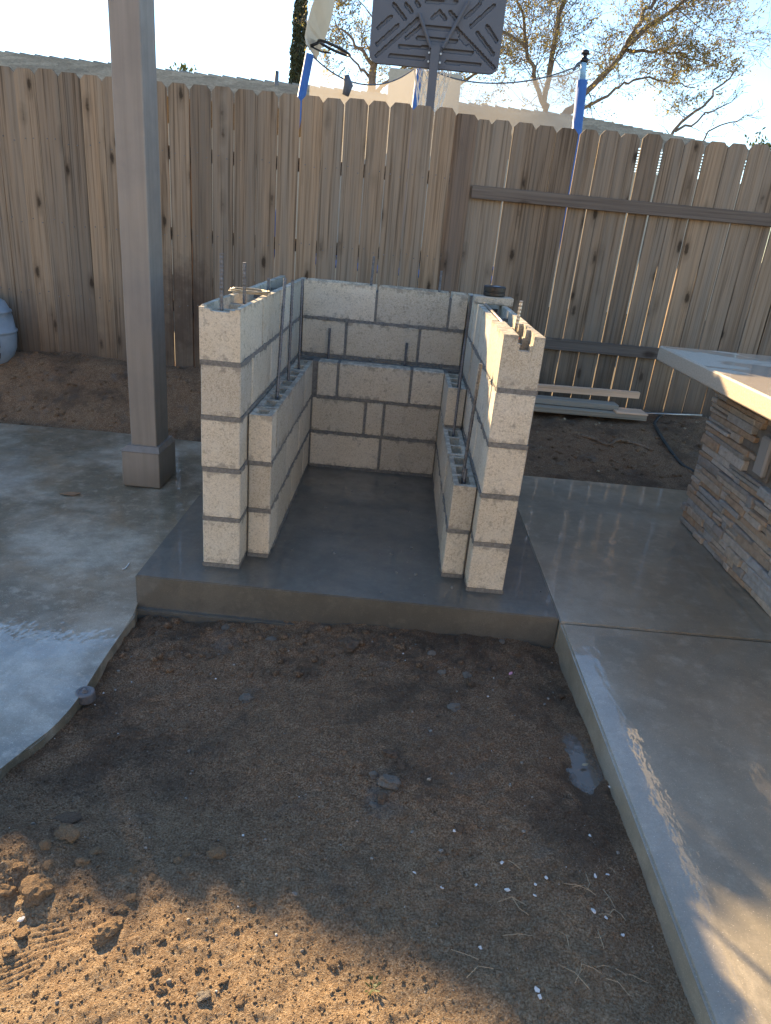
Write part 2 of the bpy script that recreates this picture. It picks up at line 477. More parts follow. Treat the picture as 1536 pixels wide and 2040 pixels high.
rr_ = n.math('SQRT', n.math('ADD', n.math('POWER', n.math('DIVIDE', n.math('ADD', x_, -1.362), .075), 2), n.math('POWER', n.math('DIVIDE', n.math('ADD', y_, .87), .17), 2)))
thin = n.mapr(n.math('ADD', rr_, n.math('MULTIPLY', n.math('ADD', n.noise(v, 38, 5, .7), -.5), 1.3)), .45, 1.0, .85, 0)
M_WATER = n.done((.17, .13, .095), .05, n.bump(n.noise(v, 60, 2), .05, .01), spec=.55)
tp_ = n.t.nodes.new('ShaderNodeBsdfTransparent'); mx_ = n.t.nodes.new('ShaderNodeMixShader')
n.set(mx_.inputs[0], thin); n.t.links.new(tp_.outputs[0], mx_.inputs[1]); n.t.links.new(n.b.outputs[0], mx_.inputs[2]); n.t.links.new(mx_.outputs[0], n.out.inputs[0])
n = N('outlet_clear'); M_OUTLET = n.done((.36, .34, .31), .25, None, spec=.5)

# ------------------------------------------------------------------ ground
PATIO_Z, PATH_Z = -0.12, -0.006
pedge = [pz(u, v, PATIO_Z) for (u, v) in ((268, 1226), (240, 1265), (215, 1300), (190, 1340), (165, 1378), (140, 1412), (118, 1438), (98, 1455), (86, 1470), (62, 1487), (38, 1500), (18, 1515), (0, 1537), (-40, 1570), (-110, 1630), (-300, 1760))]
pedge = [Vector((p.x + random.uniform(-.003, .003) * min(1, i / 6), p.y, p.z)) for i, p in enumerate(pedge)]
ex = np.array([p.x for p in pedge]); ey = np.array([p.y for p in pedge])
order = np.argsort(ey)
def fbm(x, y):
    return (.020 * vnoise(x * 3.1, y * 3.1, 0) + .013 * vnoise(x * 9 + 3, y * 9, 1) + .007 * vnoise(x * 23, y * 23 + 8, 2)
            + .005 * vnoise(x * 55 + 1, y * 55, 3) + .0035 * vnoise(x * 120, y * 120 + 5, 4))
FOOT = [(pz(105, 1868, -.06), .35), (pz(40, 1930, -.06), .6), (pz(430, 1700, -.06), .1)]
def pit_z(X, Y):
    left = .105 * smooth01(-1.42, -1.0, Y); right = .05 * smooth01(-1.0, -.2, Y)
    t = smooth01(0.0, .9, X)
    Z = -.06 - (left * (1 - t) + right * t) - .022 * smooth01(1.2, 1.40, X)
    lump = np.maximum(0, vnoise(X * 17 + 40, Y * 17, 5) - .12)
    clod = np.maximum(0, vnoise(X * 38 + 11, Y * 38, 6) - .2)
    rough = .3 + 1.1 * smooth01(-.55, -.2, Y) + 1.0 * smooth01(.25, -.15, X) * smooth01(-1.6, -1.15, Y)
    Z = Z + fbm(X, Y) * (.8 + .3 * rough) + lump * .024 * rough + clod * .014 * np.maximum(0, rough - .32)
    mound = np.exp(-(((X + .10) / .20) ** 2 + ((Y + 1.34) / .13) ** 2))
    Z = Z + .035 * mound
    pr_ = 1 + 1.1 * vnoise(X * 26, Y * 26, 3) + .5 * vnoise(X * 70, Y * 70, 1)
    pm = np.exp(-((((X - 1.362 - .015 * np.sin(Y * 21)) / .062) ** 2 + ((Y + .87) / .145) ** 2) * pr_) ** 2)
    Z = Z * (1 - .8 * pm) + (-.100 + .14 * fbm(X, Y)) * .8 * pm
    for P, a in FOOT:
        dx, dy = X - P.x, Y - P.y
        u_ = dx * math.cos(a) + dy * math.sin(a); v_ = -dx * math.sin(a) + dy * math.cos(a)
        msk = np.exp(-((u_ / .05) ** 2 + (v_ / .04) ** 2) ** 2)
        Z = Z * (1 - .6 * msk) + (-.058 - .006 + 0.0030 * np.sin(v_ * 2 * math.pi / .013)) * .6 * msk
    xb = np.interp(Y, ey[order], ex[order], left=-3, right=ex[order][-1])
    Z = Z - .12 * smooth01(.005, .05, xb - X)
    return Z
C_pit = link('dirt_pit', grid_mesh('dirt_pit', np.arange(-1.15, 1.425, .0045), np.arange(-2.25, -.118, .0045), pit_z, M_DIRT))
tag(C_pit, kind='structure')
def coarse_pit(X, Y):
    return -.075 + .05 * vnoise(X * 1.3, Y * 1.3, 2) * 0 + .012 * vnoise(X * 9, Y * 9, 1)
tag(link('dirt_yard', grid_mesh('dirt_yard', np.arange(-6, 1.42, .06), np.arange(-9, -2.2, .06), coarse_pit, M_DIRT)), kind='structure')
tag(link('dirt_verge', grid_mesh('dirt_verge', np.arange(-6, -1.1, .04), np.arange(-2.25, -1.0, .04), lambda X, Y: -.075 + .015 * vnoise(X * 9, Y * 9, 1) - .15 * smooth01(-1.45, -1.2, Y), M_DIRT)), kind='structure')

def bed_z(X, Y):
    left = -.17 + .37 * smooth01(1.9, 2.75, Y); right = -.04 + .23 * smooth01(1.5, 2.7, Y)
    t = smooth01(-.4, 1.2, X)
    Z = left * (1 - t) + right * t
    return Z + fbm(X, Y) * 1.5 + .05 * vnoise(X * 1.7, Y * 2.4, 6) * smooth01(1.7, 2.2, Y) + .03 * np.maximum(0, vnoise(X * 14, Y * 14, 5) - .2)
tag(link('soil_bed', grid_mesh('soil_bed', np.arange(-4.2, 4.6, .016), np.arange(1.35, 3.02, .016), bed_z, M_SOIL)), kind='structure')
tag(link('yard_ground', mesh('yard_ground', [(-400, -400, -.3), (400, -400, -.3), (400, 2.9, -.3), (-400, 2.9, -.3)], [(0, 1, 2, 3)], M_YARD)), kind='structure')
tag(link('neighbour_ground', mesh('neighbour_ground', [(-400, 2.86, .1), (400, 2.86, .1), (400, 900, .1), (-400, 900, .1)], [(0, 1, 2, 3)], M_GRASS)), kind='structure')

def prism(name, poly, z0, z1, mat, bev=0.0):
    bm = bmesh.new()
    lo = [bm.verts.new((p[0], p[1], z0)) for p in poly]; hi = [bm.verts.new((p[0], p[1], z1)) for p in poly]
    k = len(poly)
    top = bm.faces.new(hi); bm.faces.new(lo[::-1])
    for i in range(k): bm.faces.new((lo[i], lo[(i + 1) % k], hi[(i + 1) % k], hi[i]))
    if bev: bmesh.ops.bevel(bm, geom=list(top.edges), offset=bev, segments=2, affect='EDGES')
    return bm_mesh(name, bm, mat)
# patio: west slab with a broken edge; its far edge wavers under the soil
far = [(-12, 2.0), (-3, 1.99), (-1.9, 1.97), (-1.2, 2.0), (-.6, 1.97), (-.232, 1.96)]
poly = [(p.x, p.y) for p in pedge[::-1]] + [(-.232, -.10)] + far[::-1] + [(-12, -1.25)]
tag(link('patio', prism('patio', poly, -.26, PATIO_Z, M_PATIO, .006)), kind='structure')
# path: two pours with a control joint between them
XE = 1.416
tag(link('path', prism('path', [(XE, -.172), (12, -.115), (12, 1.62), (1.56, 1.56), (1.555, 1.55), (XE, 1.55)], -.2, PATH_Z, M_PATH, .004)), kind='structure')
tag(link('path', prism('path', [(XE, -12), (12, -12), (12, -.122), (XE, -.179)], -.2, PATH_Z - .001, M_PATH, .007)), kind='structure')
tag(link('concrete_slab', prism('concrete_slab', [(-.226, -.130), (XE - .004, -.158), (XE - .004, 1.9), (-.226, 1.93)], -.24, 0.0, M_SLAB, .004)), kind='structure')
# thin footing lip left by the form under the slab's front
tag(link('footing_lip', prism('footing_lip', [(-.224, -.152), (.85, -.172), (.85, -.12), (-.224, -.12)], -.24, -.137, M_SLAB, .004)), kind='structure')
# puddle lying in the hollow beside the path edge
pud = []
for k in range(36):
    a = 2 * math.pi * k / 36
    r = 1 + .2 * math.sin(3 * a + 1) + .12 * math.sin(7 * a)
    pud.append((min(1.413, 1.36 + .11 * math.cos(a)), -.87 + .22 * math.sin(a), -.0945))
tag(link('puddle', mesh('puddle', pud, [tuple(range(36))], M_WATER)), kind='structure')

# ------------------------------------------------------------------ block enclosure
CH = .2032
ENC = empty('block_enclosure', (.6, .7, 0), 'unfinished U-shaped enclosure of pale concrete blocks with stepped inner walls, standing on the slab', 'block wall')
def cell_block(name, ls, ts, hf, H, axis, bev=.003):
    """block from a grid of cells along its length ls and thickness ts; hf(i, j) gives each cell's top height"""
    bm = bmesh.new()
    cache = {}
    def V(l, t, z):
        k = (round(l, 5), round(t, 5), round(z, 5))
        if k not in cache: cache[k] = bm.verts.new((t, l, z) if axis == 'y' else (l, t, z))
        return cache[k]
    nl, nt = len(ls) - 1, len(ts) - 1
    hs = [[hf(i, j) for j in range(nt)] for i in range(nl)]
    def quad(a, b, c, d):
        q = [V(*a), V(*b), V(*c), V(*d)]
        if len(set(q)) >= 3:
            try: bm.faces.new([x for i, x in enumerate(q) if x not in q[:i]])
            except ValueError: pass
    for i in range(nl):
        for j in range(nt):
            h = hs[i][j]
            l0, l1, t0, t1 = ls[i], ls[i + 1], ts[j], ts[j + 1]
            quad((l0, t0, h), (l1, t0, h), (l1, t1, h), (l0, t1, h))
            for (di, dj, p, q) in ((-1, 0, (l0, t0), (l0, t1)), (1, 0, (l1, t0), (l1, t1)), (0, -1, (l0, t0), (l1, t0)), (0, 1, (l0, t1), (l1, t1))):
                a, b = i + di, j + dj
                g = hs[a][b] if 0 <= a < nl and 0 <= b < nt else 0.0
                if g < h: quad((*p, g), (*q, g), (*q, h), (*p, h))
    lo = [(ls[0], ts[0], 0), (ls[-1], ts[0], 0), (ls[-1], ts[-1], 0), (ls[0], ts[-1], 0)]
    quad(*lo)
    bmesh.ops.remove_doubles(bm, verts=bm.verts[:], dist=1e-5)
    for v in bm.verts:
        if v.co.z > .02:
            d = mnoise.noise_vector(v.co * 31 + Vector((len(name), H * 9, ls[-1] * 7)))
            v.co += d * .0018
    return bm_mesh(name, bm, M_BLOCK)
def solid_block(T, Ln, H, axis):
    bm = bmesh.new()
    add_box(bm, (0, 0, 0), (T, Ln, H) if axis == 'y' else (Ln, T, H), .004)
    for v in bm.verts: v.co += mnoise.noise_vector(v.co * 17 + Vector((Ln * 13, T * 50, H))) * .0016
    return bm_mesh('block', bm, M_BLOCK)
_cache = {}
def hollow(T, Ln, H, axis, kind):
    key = (round(T, 3), round(Ln, 3), axis, kind)
    if key in _cache: return _cache[key]
    s = .026 if T > .12 else .021
    nc = max(1, round(Ln / .135)) if kind == 'ledge' else max(1, round(Ln / .2))
    web = .026
    clen = (Ln - web * (nc + 1)) / nc
    ls = [0]
    for k in range(nc): ls += [web + k * (clen + web), web + k * (clen + web) + clen]
    ls.append(Ln)
    drop = {'ledge': 0.0, 'bond': .045, 'low_end': .05, 'notch_end': .045}[kind]
    ts = [0, s, T - s, T]
    if kind == 'notch_end': ts = [0, .030, .052, .060, .098, .106, T - .022, T]
    if kind == 'low_end': ts = [0, .018, s + .012, T * .5, T - s - .012, T - .018, T]
    nt = len(ts) - 1
    def hf(i, j):
        core = i % 2 == 1
        if kind == 'notch_end':
            if core: return H if j in (0, 1, nt - 1) else H - .15
            if i == 0: return {2: H - .028, 3: H - .052, 4: H - .03}.get(j, H)
            return {2: H - .03, 3: H - .055, 4: H - .03}.get(j, H - (0 if j in (0, 1, nt - 1, nt - 2) else .02))
        if kind == 'low_end':
            if j in (0, nt - 1): return H - (.004 if i == 0 else 0)
            if core: return H - .16 if 0 < j < nt - 1 else H
            if i == 0: return H - (.009 if j in (1, nt - 2) else .016)
            return H - .03
        if j in (0, nt - 1): return H
        return H - .16 if core else H - drop
    _cache[key] = cell_block('block', ls, ts, hf, H, axis)
    return _cache[key]
def solid(T, Ln, H, axis):
    key = (round(T, 3), round(Ln, 3), axis)
    if key not in _cache: _cache[key] = solid_block(T, Ln, H, axis)
    return _cache[key]
def wall(axis, t0, T, course_joints, tops, dz=0):
    """course_joints: per course the positions of the joints (first and last are the wall's ends);
    tops: {(course, index): kind} for blocks whose cores show"""
    mo = Mb()
    g = .0072
    for k, js in enumerate(course_joints):
        z0 = k * CH + .0145 + dz; H = CH - .0145
        for i in range(len(js) - 1):
            a, b = js[i] + (g if i else 0), js[i + 1] - (g if i < len(js) - 2 else 0)
            kind = tops.get((k, i), tops.get(k))
            me = hollow(T, b - a, H, axis, kind) if kind else solid(T, b - a, H, axis)
            jx = random.uniform(-.0022, .0022)
            loc = (t0 + jx, a, z0) if axis == 'y' else (a, t0 + jx, z0)
            link('block', me, ENC, loc)
            if i:                                               # head joint
                c = js[i]; top = z0 + H - (.03 if kind else .001)
                A = (t0 + .004, c - g - .0005, z0 - .004); B = (t0 + T - .004, c + g + .0005, top)
                if kind == 'ledge': B = (B[0], B[1], z0 + H - .004)
                if axis == 'x': A = (A[1], A[0], A[2]); B = (B[1], B[0], B[2])
                mo.box(A, B)
        # bed joint: ribbon of mortar with an uneven face
        zc = k * CH + .0072 + dz
        n_ = max(2, int((js[-1] - js[0]) / .012))
        for side in (0, 1):
            rows = []
            for q in range(n_ + 1):
                l = js[0] + .003 + (js[-1] - js[0] - .006) * q / n_
                pr = .0010 + .0070 * mnoise.noise(Vector((l * 23, k * 7.1 + side * 3, t0 * 9))) + .004 * mnoise.noise(Vector((l * 70, k * 3.3, side + t0)))
                hh = .0092 + .012 * max(0, mnoise.noise(Vector((l * 31, k * 5.7, 4 + side))))
                t = t0 - pr if side == 0 else t0 + T + pr
                ti = t0 + T * .5
                rows.append((l, t, ti, hh))
            V, F = [], []
            for (l, t, ti, hh) in rows:
                for (tt, zz) in ((ti, zc - .0092), (t, zc - hh * .85), (t, zc + hh * .85), (ti, zc + .0092)):
                    V.append((tt, l, zz) if axis == 'y' else (l, tt, zz))
            for q in range(n_):
                for e in range(3):
                    F.append((q * 4 + e, q * 4 + e + 1, q * 4 + e + 5, q * 4 + e + 4))
            F += [(0, 1, 2, 3), (n_ * 4 + 3, n_ * 4 + 2, n_ * 4 + 1, n_ * 4)]
            mo.add(V, F)
        for l in (js[0], js[-1]):                               # end faces of the bed
            e = -.0005 if l == js[0] else .0005
            A = (t0 + .001, min(l + e, l - 12 * e), zc - .0094); B = (t0 + T - .001, max(l + e, l - 12 * e), zc + .0094)
            if axis == 'x': A = (A[1], A[0], A[2]); B = (B[1], B[0], B[2])
            mo.box(A, B)
    bm_me = mo.mesh('mortar_joint', M_MORTAR)
    link('mortar_joint', bm_me, ENC, (0, 0, 0))
TW, WW, LL, LB, TI = .146, 1.213, 1.505, 1.345, .095
odd = [0, .4, .8, 1.2, 1.6, 1.651]; even = [0, .2, .6, 1.0, 1.4, 1.651]
odd = [0, .4, .8, 1.2, 1.651]
wall('y', 0, TW, [odd, even, odd, even, odd], {4: 'bond', (4, 0): 'low_end'})
wall('y', WW - TW, TW, [[y - .005 for y in odd], [y - .003 for y in even], [y - .004 for y in odd], [y - .006 for y in even], [y - .004 for y in odd]], {4: 'bond', (4, 0): 'notch_end'})
xa, xb_ = TW + .008, WW - TW - .008
wall('x', LL, TW, [[xa, .55, .95, xb_], [xa, .35, .75, xb_], [xa, .55, .95, xb_], [xa, .40, .815, xb_], [xa, .558, .964, xb_]], {4: 'bond'})
wall('x', LB, TI, [[TW + TI + .008, .65, WW - TW - TI - .004], [TW + TI + .008, .55, .655, WW - TW - TI - .004], [TW + TI + .03, .383, .789, WW - TW - TI - .004]], {})
wall('y', TW + .006, TI - .006, [[.122, .32, .72, 1.12, LB], [.122, .52, .92, LB], [.122, .24, .64, 1.04, LB]], {2: 'ledge'})
wall('y', WW - TW - TI, TI - .006, [[.10, .30, .70, 1.10, LB], [.10, .50, .95, LB], [.955, LB]], {(1, 0): 'ledge', (1, 1): 'ledge'}, 0) if False else None
def right_ledge():
    wall('y', WW - TW - TI - .002, TI - .006, [[.10, .30, .70, 1.10, LB], [.10, .50, .945, LB]], {(1, 0): 'ledge', (1, 1): 'ledge'})
    mo = Mb()
    link('block', hollow(TI - .006, LB - .965, CH - .0145, 'y', 'ledge'), ENC, (WW - TW - TI - .002, .965, 2 * CH + .0145))
    mo.box((WW - TW - TI + .002, .968, 2 * CH - .002), (WW - TW - .010, LB, 2 * CH + .0145))
    link('mortar_joint', mo.mesh('mortar_joint', M_MORTAR), ENC, (0, 0, 0))
right_ledge()
# grouted strip behind the inner back wall and the mortar packed into its left corner
mo = Mb()
mo.box((TW + .004, LB + TI + .002, .0), (WW - TW - .004, LL - .003, 3 * CH - .004))
mo.box((TW + TI - .004, LB + .006, .01), (TW + TI + .040, LB + TI - .01, 3 * CH - .002))
mo.box((WW - TW - TI - .02, LB + .008, .01), (WW - TW - TI + .02, LB + TI - .01, 3 * CH - .003))
mo.box((TW - .003, .135, .005), (TW + .008, LB + .05, 3 * CH - .012))
mo.box((WW - TW - .010, .112, .005), (WW - TW + .003, .99, 2 * CH - .012))
mo.box((WW - TW - .0102, .995, .005), (WW - TW + .003, LB + .05, 3 * CH - .012))
link('mortar_packing', mo.mesh('mortar_packing', M_MORTAR), ENC, (0, 0, 0))

# ------------------------------------------------------------------ rebars
def rod(a, b, label, r=.0068, name='rebar', mat=None, group='rebars standing in the block cores', ribs=True, cat='rebar'):
    a, b = Vector(a), Vector(b)
    L = (b - a).length
    n_ = max(2, int(L / .007)) if ribs else 2
    pts, rad = [], []
    for k in range(n_ + 1):
        pts.append((b - a) * (k / n_)); rad.append(r * (1.1 if (k % 2 and ribs) else .93))
    V, F = tube_data(pts, rad, 8)
    o = link(name, mesh(name, V, F, mat or M_STEEL, False), None, a)
    return tag(o, label, cat, group)
TLx = TW + .006 + .045; TRx = WW - TW - TI - .002 + .045
top5 = 5 * CH
rod((.068, .036, .90), (.068, .036, 1.19), 'tall rebar at the front end of the left wall, nearest the grey post')
rod((.066, .415, .90), (.066, .405, 1.145), 'rebar standing in the left wall through the coil of tie wire')
rod((.070, .90, .90), (.070, .90, 1.055), 'short rebar stub inside the top of the left wall towards its rear')
rod((TLx, .45, .47), (TLx, .60, 1.085), 'leaning rebar in the left ledge, foremost of the three long ones')
rod((TLx, .77, .47), (TLx, .81, 1.065), 'upright rebar in the left ledge, middle of the three long ones')
rod((TLx, 1.115, .47), (TLx, 1.125, 1.05), 'upright rebar in the left rear corner of the ledge')
rod((.312, 1.468, .55), (.312, 1.468, .775), 'short rebar stub on the back ledge, left one')
rod((.745, 1.468, .55), (.748, 1.468, .735), 'short rebar stub on the back ledge, right one')
rod((.515, 1.578, .9), (.522, 1.578, 1.168), 'rebar tip above the back wall near its middle')
rod((.90, 1.578, .9), (.90, 1.578, 1.125), 'rebar tip above the back wall near the right corner')
rod((TRx + .012, 1.09, .48), (TRx + .010, .94, 1.06), 'long leaning rebar in the right ledge, in the rear corner')
rod((TRx, .85, .28), (TRx + .008, .97, .86), 'leaning rebar in the right ledge rising from the middle block')
rod((TRx, .235, .28), (TRx + .006, .185, .875), 'long rebar in the right ledge at its front block')
rod((TRx + .004, .165, .28), (TRx + .004, .175, .455), 'short rebar stub just out of the front block core of the right ledge')
rod((1.155, .345, .90), (1.160, .325, 1.105), 'bright rebar stub standing in the top of the right wall', mat=M_STEEL_BRIGHT)
r_ = empty('loose_rod', (1.105, .98, 1.020), 'bare steel rod lying along the top of the right wall with a red tip', 'rod')
V, F = tube_data([(1.095, .98, 1.026), (1.128, .115, .995)], .0062, 8)
link('rod_shaft', mesh('rod_shaft', V, F, M_STEEL_BRIGHT, True), r_, (0, 0, 0))
V, F = tube_data([(1.1274, .132, .9957), (1.1290, .090, .9942)], .0075, 8)
link('rod_tip', mesh('rod_tip', V, F, M_RED, True), r_, (0, 0, 0))
# cap block and black roll on the rear of the right wall
o = link('cap_block', box_mesh('cap_block', (0, 0, 0), (.188, .10, .036), M_BLOCK, .004, .002), None, (1.052, 1.055, 1.0175))
tag(o, 'flat piece of concrete block laid across the top of the right wall', 'concrete block')
def lathe(prof, n=32):
    V, F = [], []
    for (r, z) in prof:
        for k in range(n):
            a = 2 * math.pi * k / n; V.append((r * math.cos(a), r * math.sin(a), z))
    for i in range(len(prof) - 1):
        for k in range(n): F.append((i * n + k, i * n + (k + 1) % n, (i + 1) * n + (k + 1) % n, (i + 1) * n + k))
    F.append(tuple(range(n - 1, -1, -1))); F.append(tuple(range((len(prof) - 1) * n, len(prof) * n)))
    return V, F
roll = empty('tape_roll', (1.148, 1.11, 1.0555), 'small black round roll standing on the cap piece at the rear of the right wall', 'roll')
V, F = lathe([(.050, 0), (.054, .003), (.054, .016), (.051, .018), (.051, .022), (.054, .024), (.054, .042), (.050, .046), (.030, .046), (.028, .030)])
link('rim', mesh('rim', V, F, M_BLACK, False), roll, (1.148, 1.11, 1.0555))
link('label_disc', mesh('label_disc', *lathe([(.022, 0), (.024, .004), (.010, .0065)], 20), M_TUB, True), roll, (1.158, 1.104, 1.0965))
# coil of tie wire on the left wall
wire = Mb(); random.seed(3)
for k in range(6):
    pts = []
    ph = random.uniform(0, 6); tx, ty = random.uniform(-.25, .25), random.uniform(-.2, .2)
    for q in range(25):
        a = 2 * math.pi * q / 24
        x = .078 * math.cos(a) * random.uniform(.75, 1.15); y = .055 * math.sin(a)
        pts.append((x + .01 * random.uniform(-1, 1) * .3, y, .004 + .002 * k + .018 * (tx * math.cos(a) + ty * math.sin(a + ph))))
    wire.tube(pts, .0022, 5, False)
o = link('wire_coil', wire.mesh('wire_coil', M_WIRE, True), None, (.066, .50, 1.0195))
tag(o, 'loose flattened coil of tie wire lying across the top of the left wall', 'wire')

# ------------------------------------------------------------------ fence
random.seed(11)
fence_left = empty('wooden_fence', (-.8, 2.8, .2), 'weathered dog-eared picket fence seen from its smooth side, behind the left half of the enclosure', 'fence')
fence_right = empty('wooden_fence', (2.1, 2.84, .2), 'weathered dog-eared picket fence seen from its rail side, running behind the stone island', 'fence')
def picket(x0, x1, y, z0, z1, parent, mat, lean=0):
    wd = x1 - x0; ear = min(.032, wd * .25); th = .0165
    out = [(0, 0), (wd, 0), (wd, z1 - z0 - ear), (wd - ear * .9, z1 - z0), (ear * .9, z1 - z0), (0, z1 - z0 - ear)]
    bm = bmesh.new()
    fr = [bm.verts.new((a + random.uniform(-.0015, .0015), random.uniform(-.001, .001), b)) for a, b in out]
    bk = [bm.verts.new((v.co.x, v.co.y + th, v.co.z)) for v in fr]
    bm.faces.new(fr); bm.faces.new(bk[::-1])
    for i in range(6): bm.faces.new((fr[i], bk[i], bk[(i + 1) % 6], fr[(i + 1) % 6]))
    return link('picket', bm_mesh('picket', bm, mat), parent, (x0, y + random.uniform(-.002, .003), z0), (random.uniform(-.002, .002), lean, 0))
gl = [-2.162, -2.014, -1.872, -1.721, -1.572, -1.428, -1.281, -1.135, -.989, -.841, -.692, -.547, -.391, -.25, -.101, .051, .2, .353, .498, .651, .8, .946]
gl = [gl[0] - .147 * k for k in range(14, 0, -1)] + gl
for i in range(len(gl) - 1):
    gap = random.choice((.002, .006, .008, .009, .010)) if gl[i] > -1.2 else random.choice((.001, .003, .004))
    picket(gl[i] + gap / 2, gl[i + 1] - gap / 2, 2.80, .14 + random.uniform(-.03, .03), 2.082 + random.uniform(-.006, .006), fence_left, M_FENCE, random.uniform(-.0035, .0035))
picket(.926, 1.093, 2.819, .16, 2.062, fence_left, M_FENCE_RED)
gr = [1.070, 1.187, 1.330, 1.481, 1.628, 1.775, 1.916, 2.060, 2.206, 2.351, 2.495, 2.636, 2.785, 2.930, 3.078]
gr += [3.078 + .146 * k for k in range(1, 12)]
for i in range(len(gr) - 1):
    gap = random.choice((.006, .008, .010, .012)) if gr[i + 1] > 1.8 else .003
    picket(gr[i] + gap / 2, gr[i + 1] - gap / 2, 2.842, .15 + random.uniform(-.03, .03), 2.046 + random.uniform(-.008, .008), fence_right, M_FENCE, random.uniform(-.004, .004))
def rail(x0, x1, y0, y1, z0, z1, parent):
    return link('rail', box_mesh('rail', (0, 0, 0), (x1 - x0, y1 - y0, z1 - z0), M_FENCE_DARK_H, .003, .002), parent, (x0, y0, z0))
# rails: grain runs along x
nh = N('grey_rail_wood'); vv = nh.rvec(23); g1 = nh.noise(nh.vmul(vv, (1.3, 55, 55)), 1, 6, .6, .4)
cc = nh.ramp(g1, [(.25, (.07, .058, .049)), (.5, (.13, .108, .09)), (.75, (.18, .155, .13))])
kk = nh.mapr(nh.math('ADD', nh.vor(nh.vmul(vv, (.5, 1, 1)), 6), nh.math('MULTIPLY', nh.noise(vv, 30, 2), .08)), .12, .24, .85, 0)
cc = nh.mix(kk, cc, (.045, .032, .024)); M_FENCE_DARK_H = nh.done(cc, .88, nh.bump(g1, .5, .004), spec=.2)
rail(1.105, 5.2, 2.801, 2.839, 1.555, 1.637, fence_right)
rail(1.105, 5.2, 2.801, 2.839, .585, .668, fence_right)
for zz in (.60, 1.10, 1.62): rail(-4.2, .95, 2.822, 2.858, zz, zz + .085, fence_left)
for xx in (-3.0, -.9, 1.0): link('fence_post', box_mesh('fence_post', (0, 0, 0), (.089, .089, 1.95), M_FENCE_RED, .004), fence_left, (xx, 2.862, .05))
for xx in (3.35,): link('fence_post', box_mesh('fence_post', (0, 0, 0), (.089, .089, 1.9), M_FENCE, .004), fence_right, (xx, 2.862, .05))

def nails(parent, xs, y, zs):
    nb = Mb()
    for a, b in zip(xs[:-1], xs[1:]):
        for z_ in zs:
            for f in (.28, .72):
                x_ = a + (b - a) * f + random.uniform(-.008, .008); zz = z_ + random.uniform(-.02, .02)
                nb.tube([(x_, y, zz), (x_, y + .006, zz)], .0045, 6)
    o = link('nail_heads', nb.mesh('nail_heads', M_STEEL), parent, (0, 0, 0)); o['kind'] = 'stuff'
nails(fence_left, gl, 2.7965, (.643, 1.143, 1.663))
# ------------------------------------------------------------------ patio post
post = empty('patio_post', (-.63, 1.19, PATIO_Z), 'square grey painted patio cover post on a boxed base', 'post')
link('shaft', box_mesh('shaft', (-.695, 1.10, .10), (-.556, 1.30, 3.1), M_POST, .004), post, (0, 0, 0))
bm = bmesh.new()
add_box(bm, (-.735, 1.055, PATIO_Z + .006), (-.53, 1.335, .085), .004)
link('base_box', bm_mesh('base_box', bm, M_POST), post, (0, 0, 0))
bm = bmesh.new()
vs = [bm.verts.new(c) for c in ((-.738, 1.052, .086), (-.527, 1.052, .086), (-.527, 1.338, .086), (-.738, 1.338, .086), (-.712, 1.082, .112), (-.540, 1.082, .112), (-.540, 1.318, .112), (-.712, 1.318, .112))]
for q in ((3, 2, 1, 0), (4, 5, 6, 7), (0, 1, 5, 4), (1, 2, 6, 5), (2, 3, 7, 6), (3, 0, 4, 7)): bm.faces.new([vs[i] for i in q])
link('base_cap', bm_mesh('base_cap', bm, M_POST), post, (0, 0, 0))

# ------------------------------------------------------------------ stone island
random.seed(21)
isl = empty('stone_island', (2.9, 0, PATH_Z), 'outdoor kitchen island faced in stacked brown and grey ledger stone under a pale overhanging counter', 'island')
link('core', box_mesh('core', (2.335, -1.15, PATH_Z), (3.4, 1.005, .818), M_CORE), isl, (0, 0, 0))
bm = bmesh.new(); add_box(bm, (2.022, -1.3, .815), (3.5, 1.142, .890), .007)
for v in bm.verts:
    if v.co.z < .83: v.co += mnoise.noise_vector(v.co * 9) * .004
link('countertop', bm_mesh('countertop', bm, M_COUNTER), isl, (0, 0, 0))
def stone(a, b, axis):
    """one ledger stone between corners a, b: split face bulging outwards"""
    bm = bmesh.new()
    add_box(bm, a, b, 0, .0035)
    bmesh.ops.bevel(bm, geom=bm.edges[:], offset=min(.004, (b[2] - a[2]) * .15), segments=1, affect='EDGES')
    for v in bm.verts: v.co += mnoise.noise_vector(v.co * 26) * .0035
    c = (Vector(a) + Vector(b)) / 2
    for v in bm.verts: v.co -= c
    return link('stone', bm_mesh('stone', bm, M_STONE), isl, c)
z = PATH_Z + .002
OUTL = (.36, .47, .45, .66)                # y0, y1, z0, z1 of the outlet box
row = 0
while z < .806:
    h = random.choice((.024, .03, .036, .042, .048))
    h = min(h, .812 - z)
    if h < .015: break
    y = 1.03 + random.uniform(-.014, .012)
    first = True
    while y > -.75:
        ln = random.choice((.06, .10, .15, .2, .26, .33))
        y0 = y - ln
        out = random.uniform(0, .016) + (.008 if random.random() < .12 else 0)
        if not (y0 < OUTL[1] and y > OUTL[0] and z + h > OUTL[2] and z < OUTL[3]):
            if h > .04 and random.random() < .3:                # two thin ones in place of a thick one
                hm = z + h * random.uniform(.42, .58)
                stone((2.318 - out, y0 + .0015, z + .001), (2.352, y - .0015, hm - .001), 'y')
                stone((2.318 - random.uniform(0, .011), y0 + .0015, hm + .001), (2.352, y - .0015, z + h - .001), 'y')
            else:
                stone((2.318 - out, y0 + .0015, z + .001), (2.352, y - .0015, z + h - .001), 'y')
        y = y0
    x = 2.354                                                     # short return on the far end
    while x < 2.95:
        ln = random.choice((.1, .16, .24)); out = random.uniform(0, .02)
        stone((x + .0015, .998, z + .001), (x + ln - .0015, 1.014 + out, z + h - .001), 'x'); x += ln
    z += h; row += 1
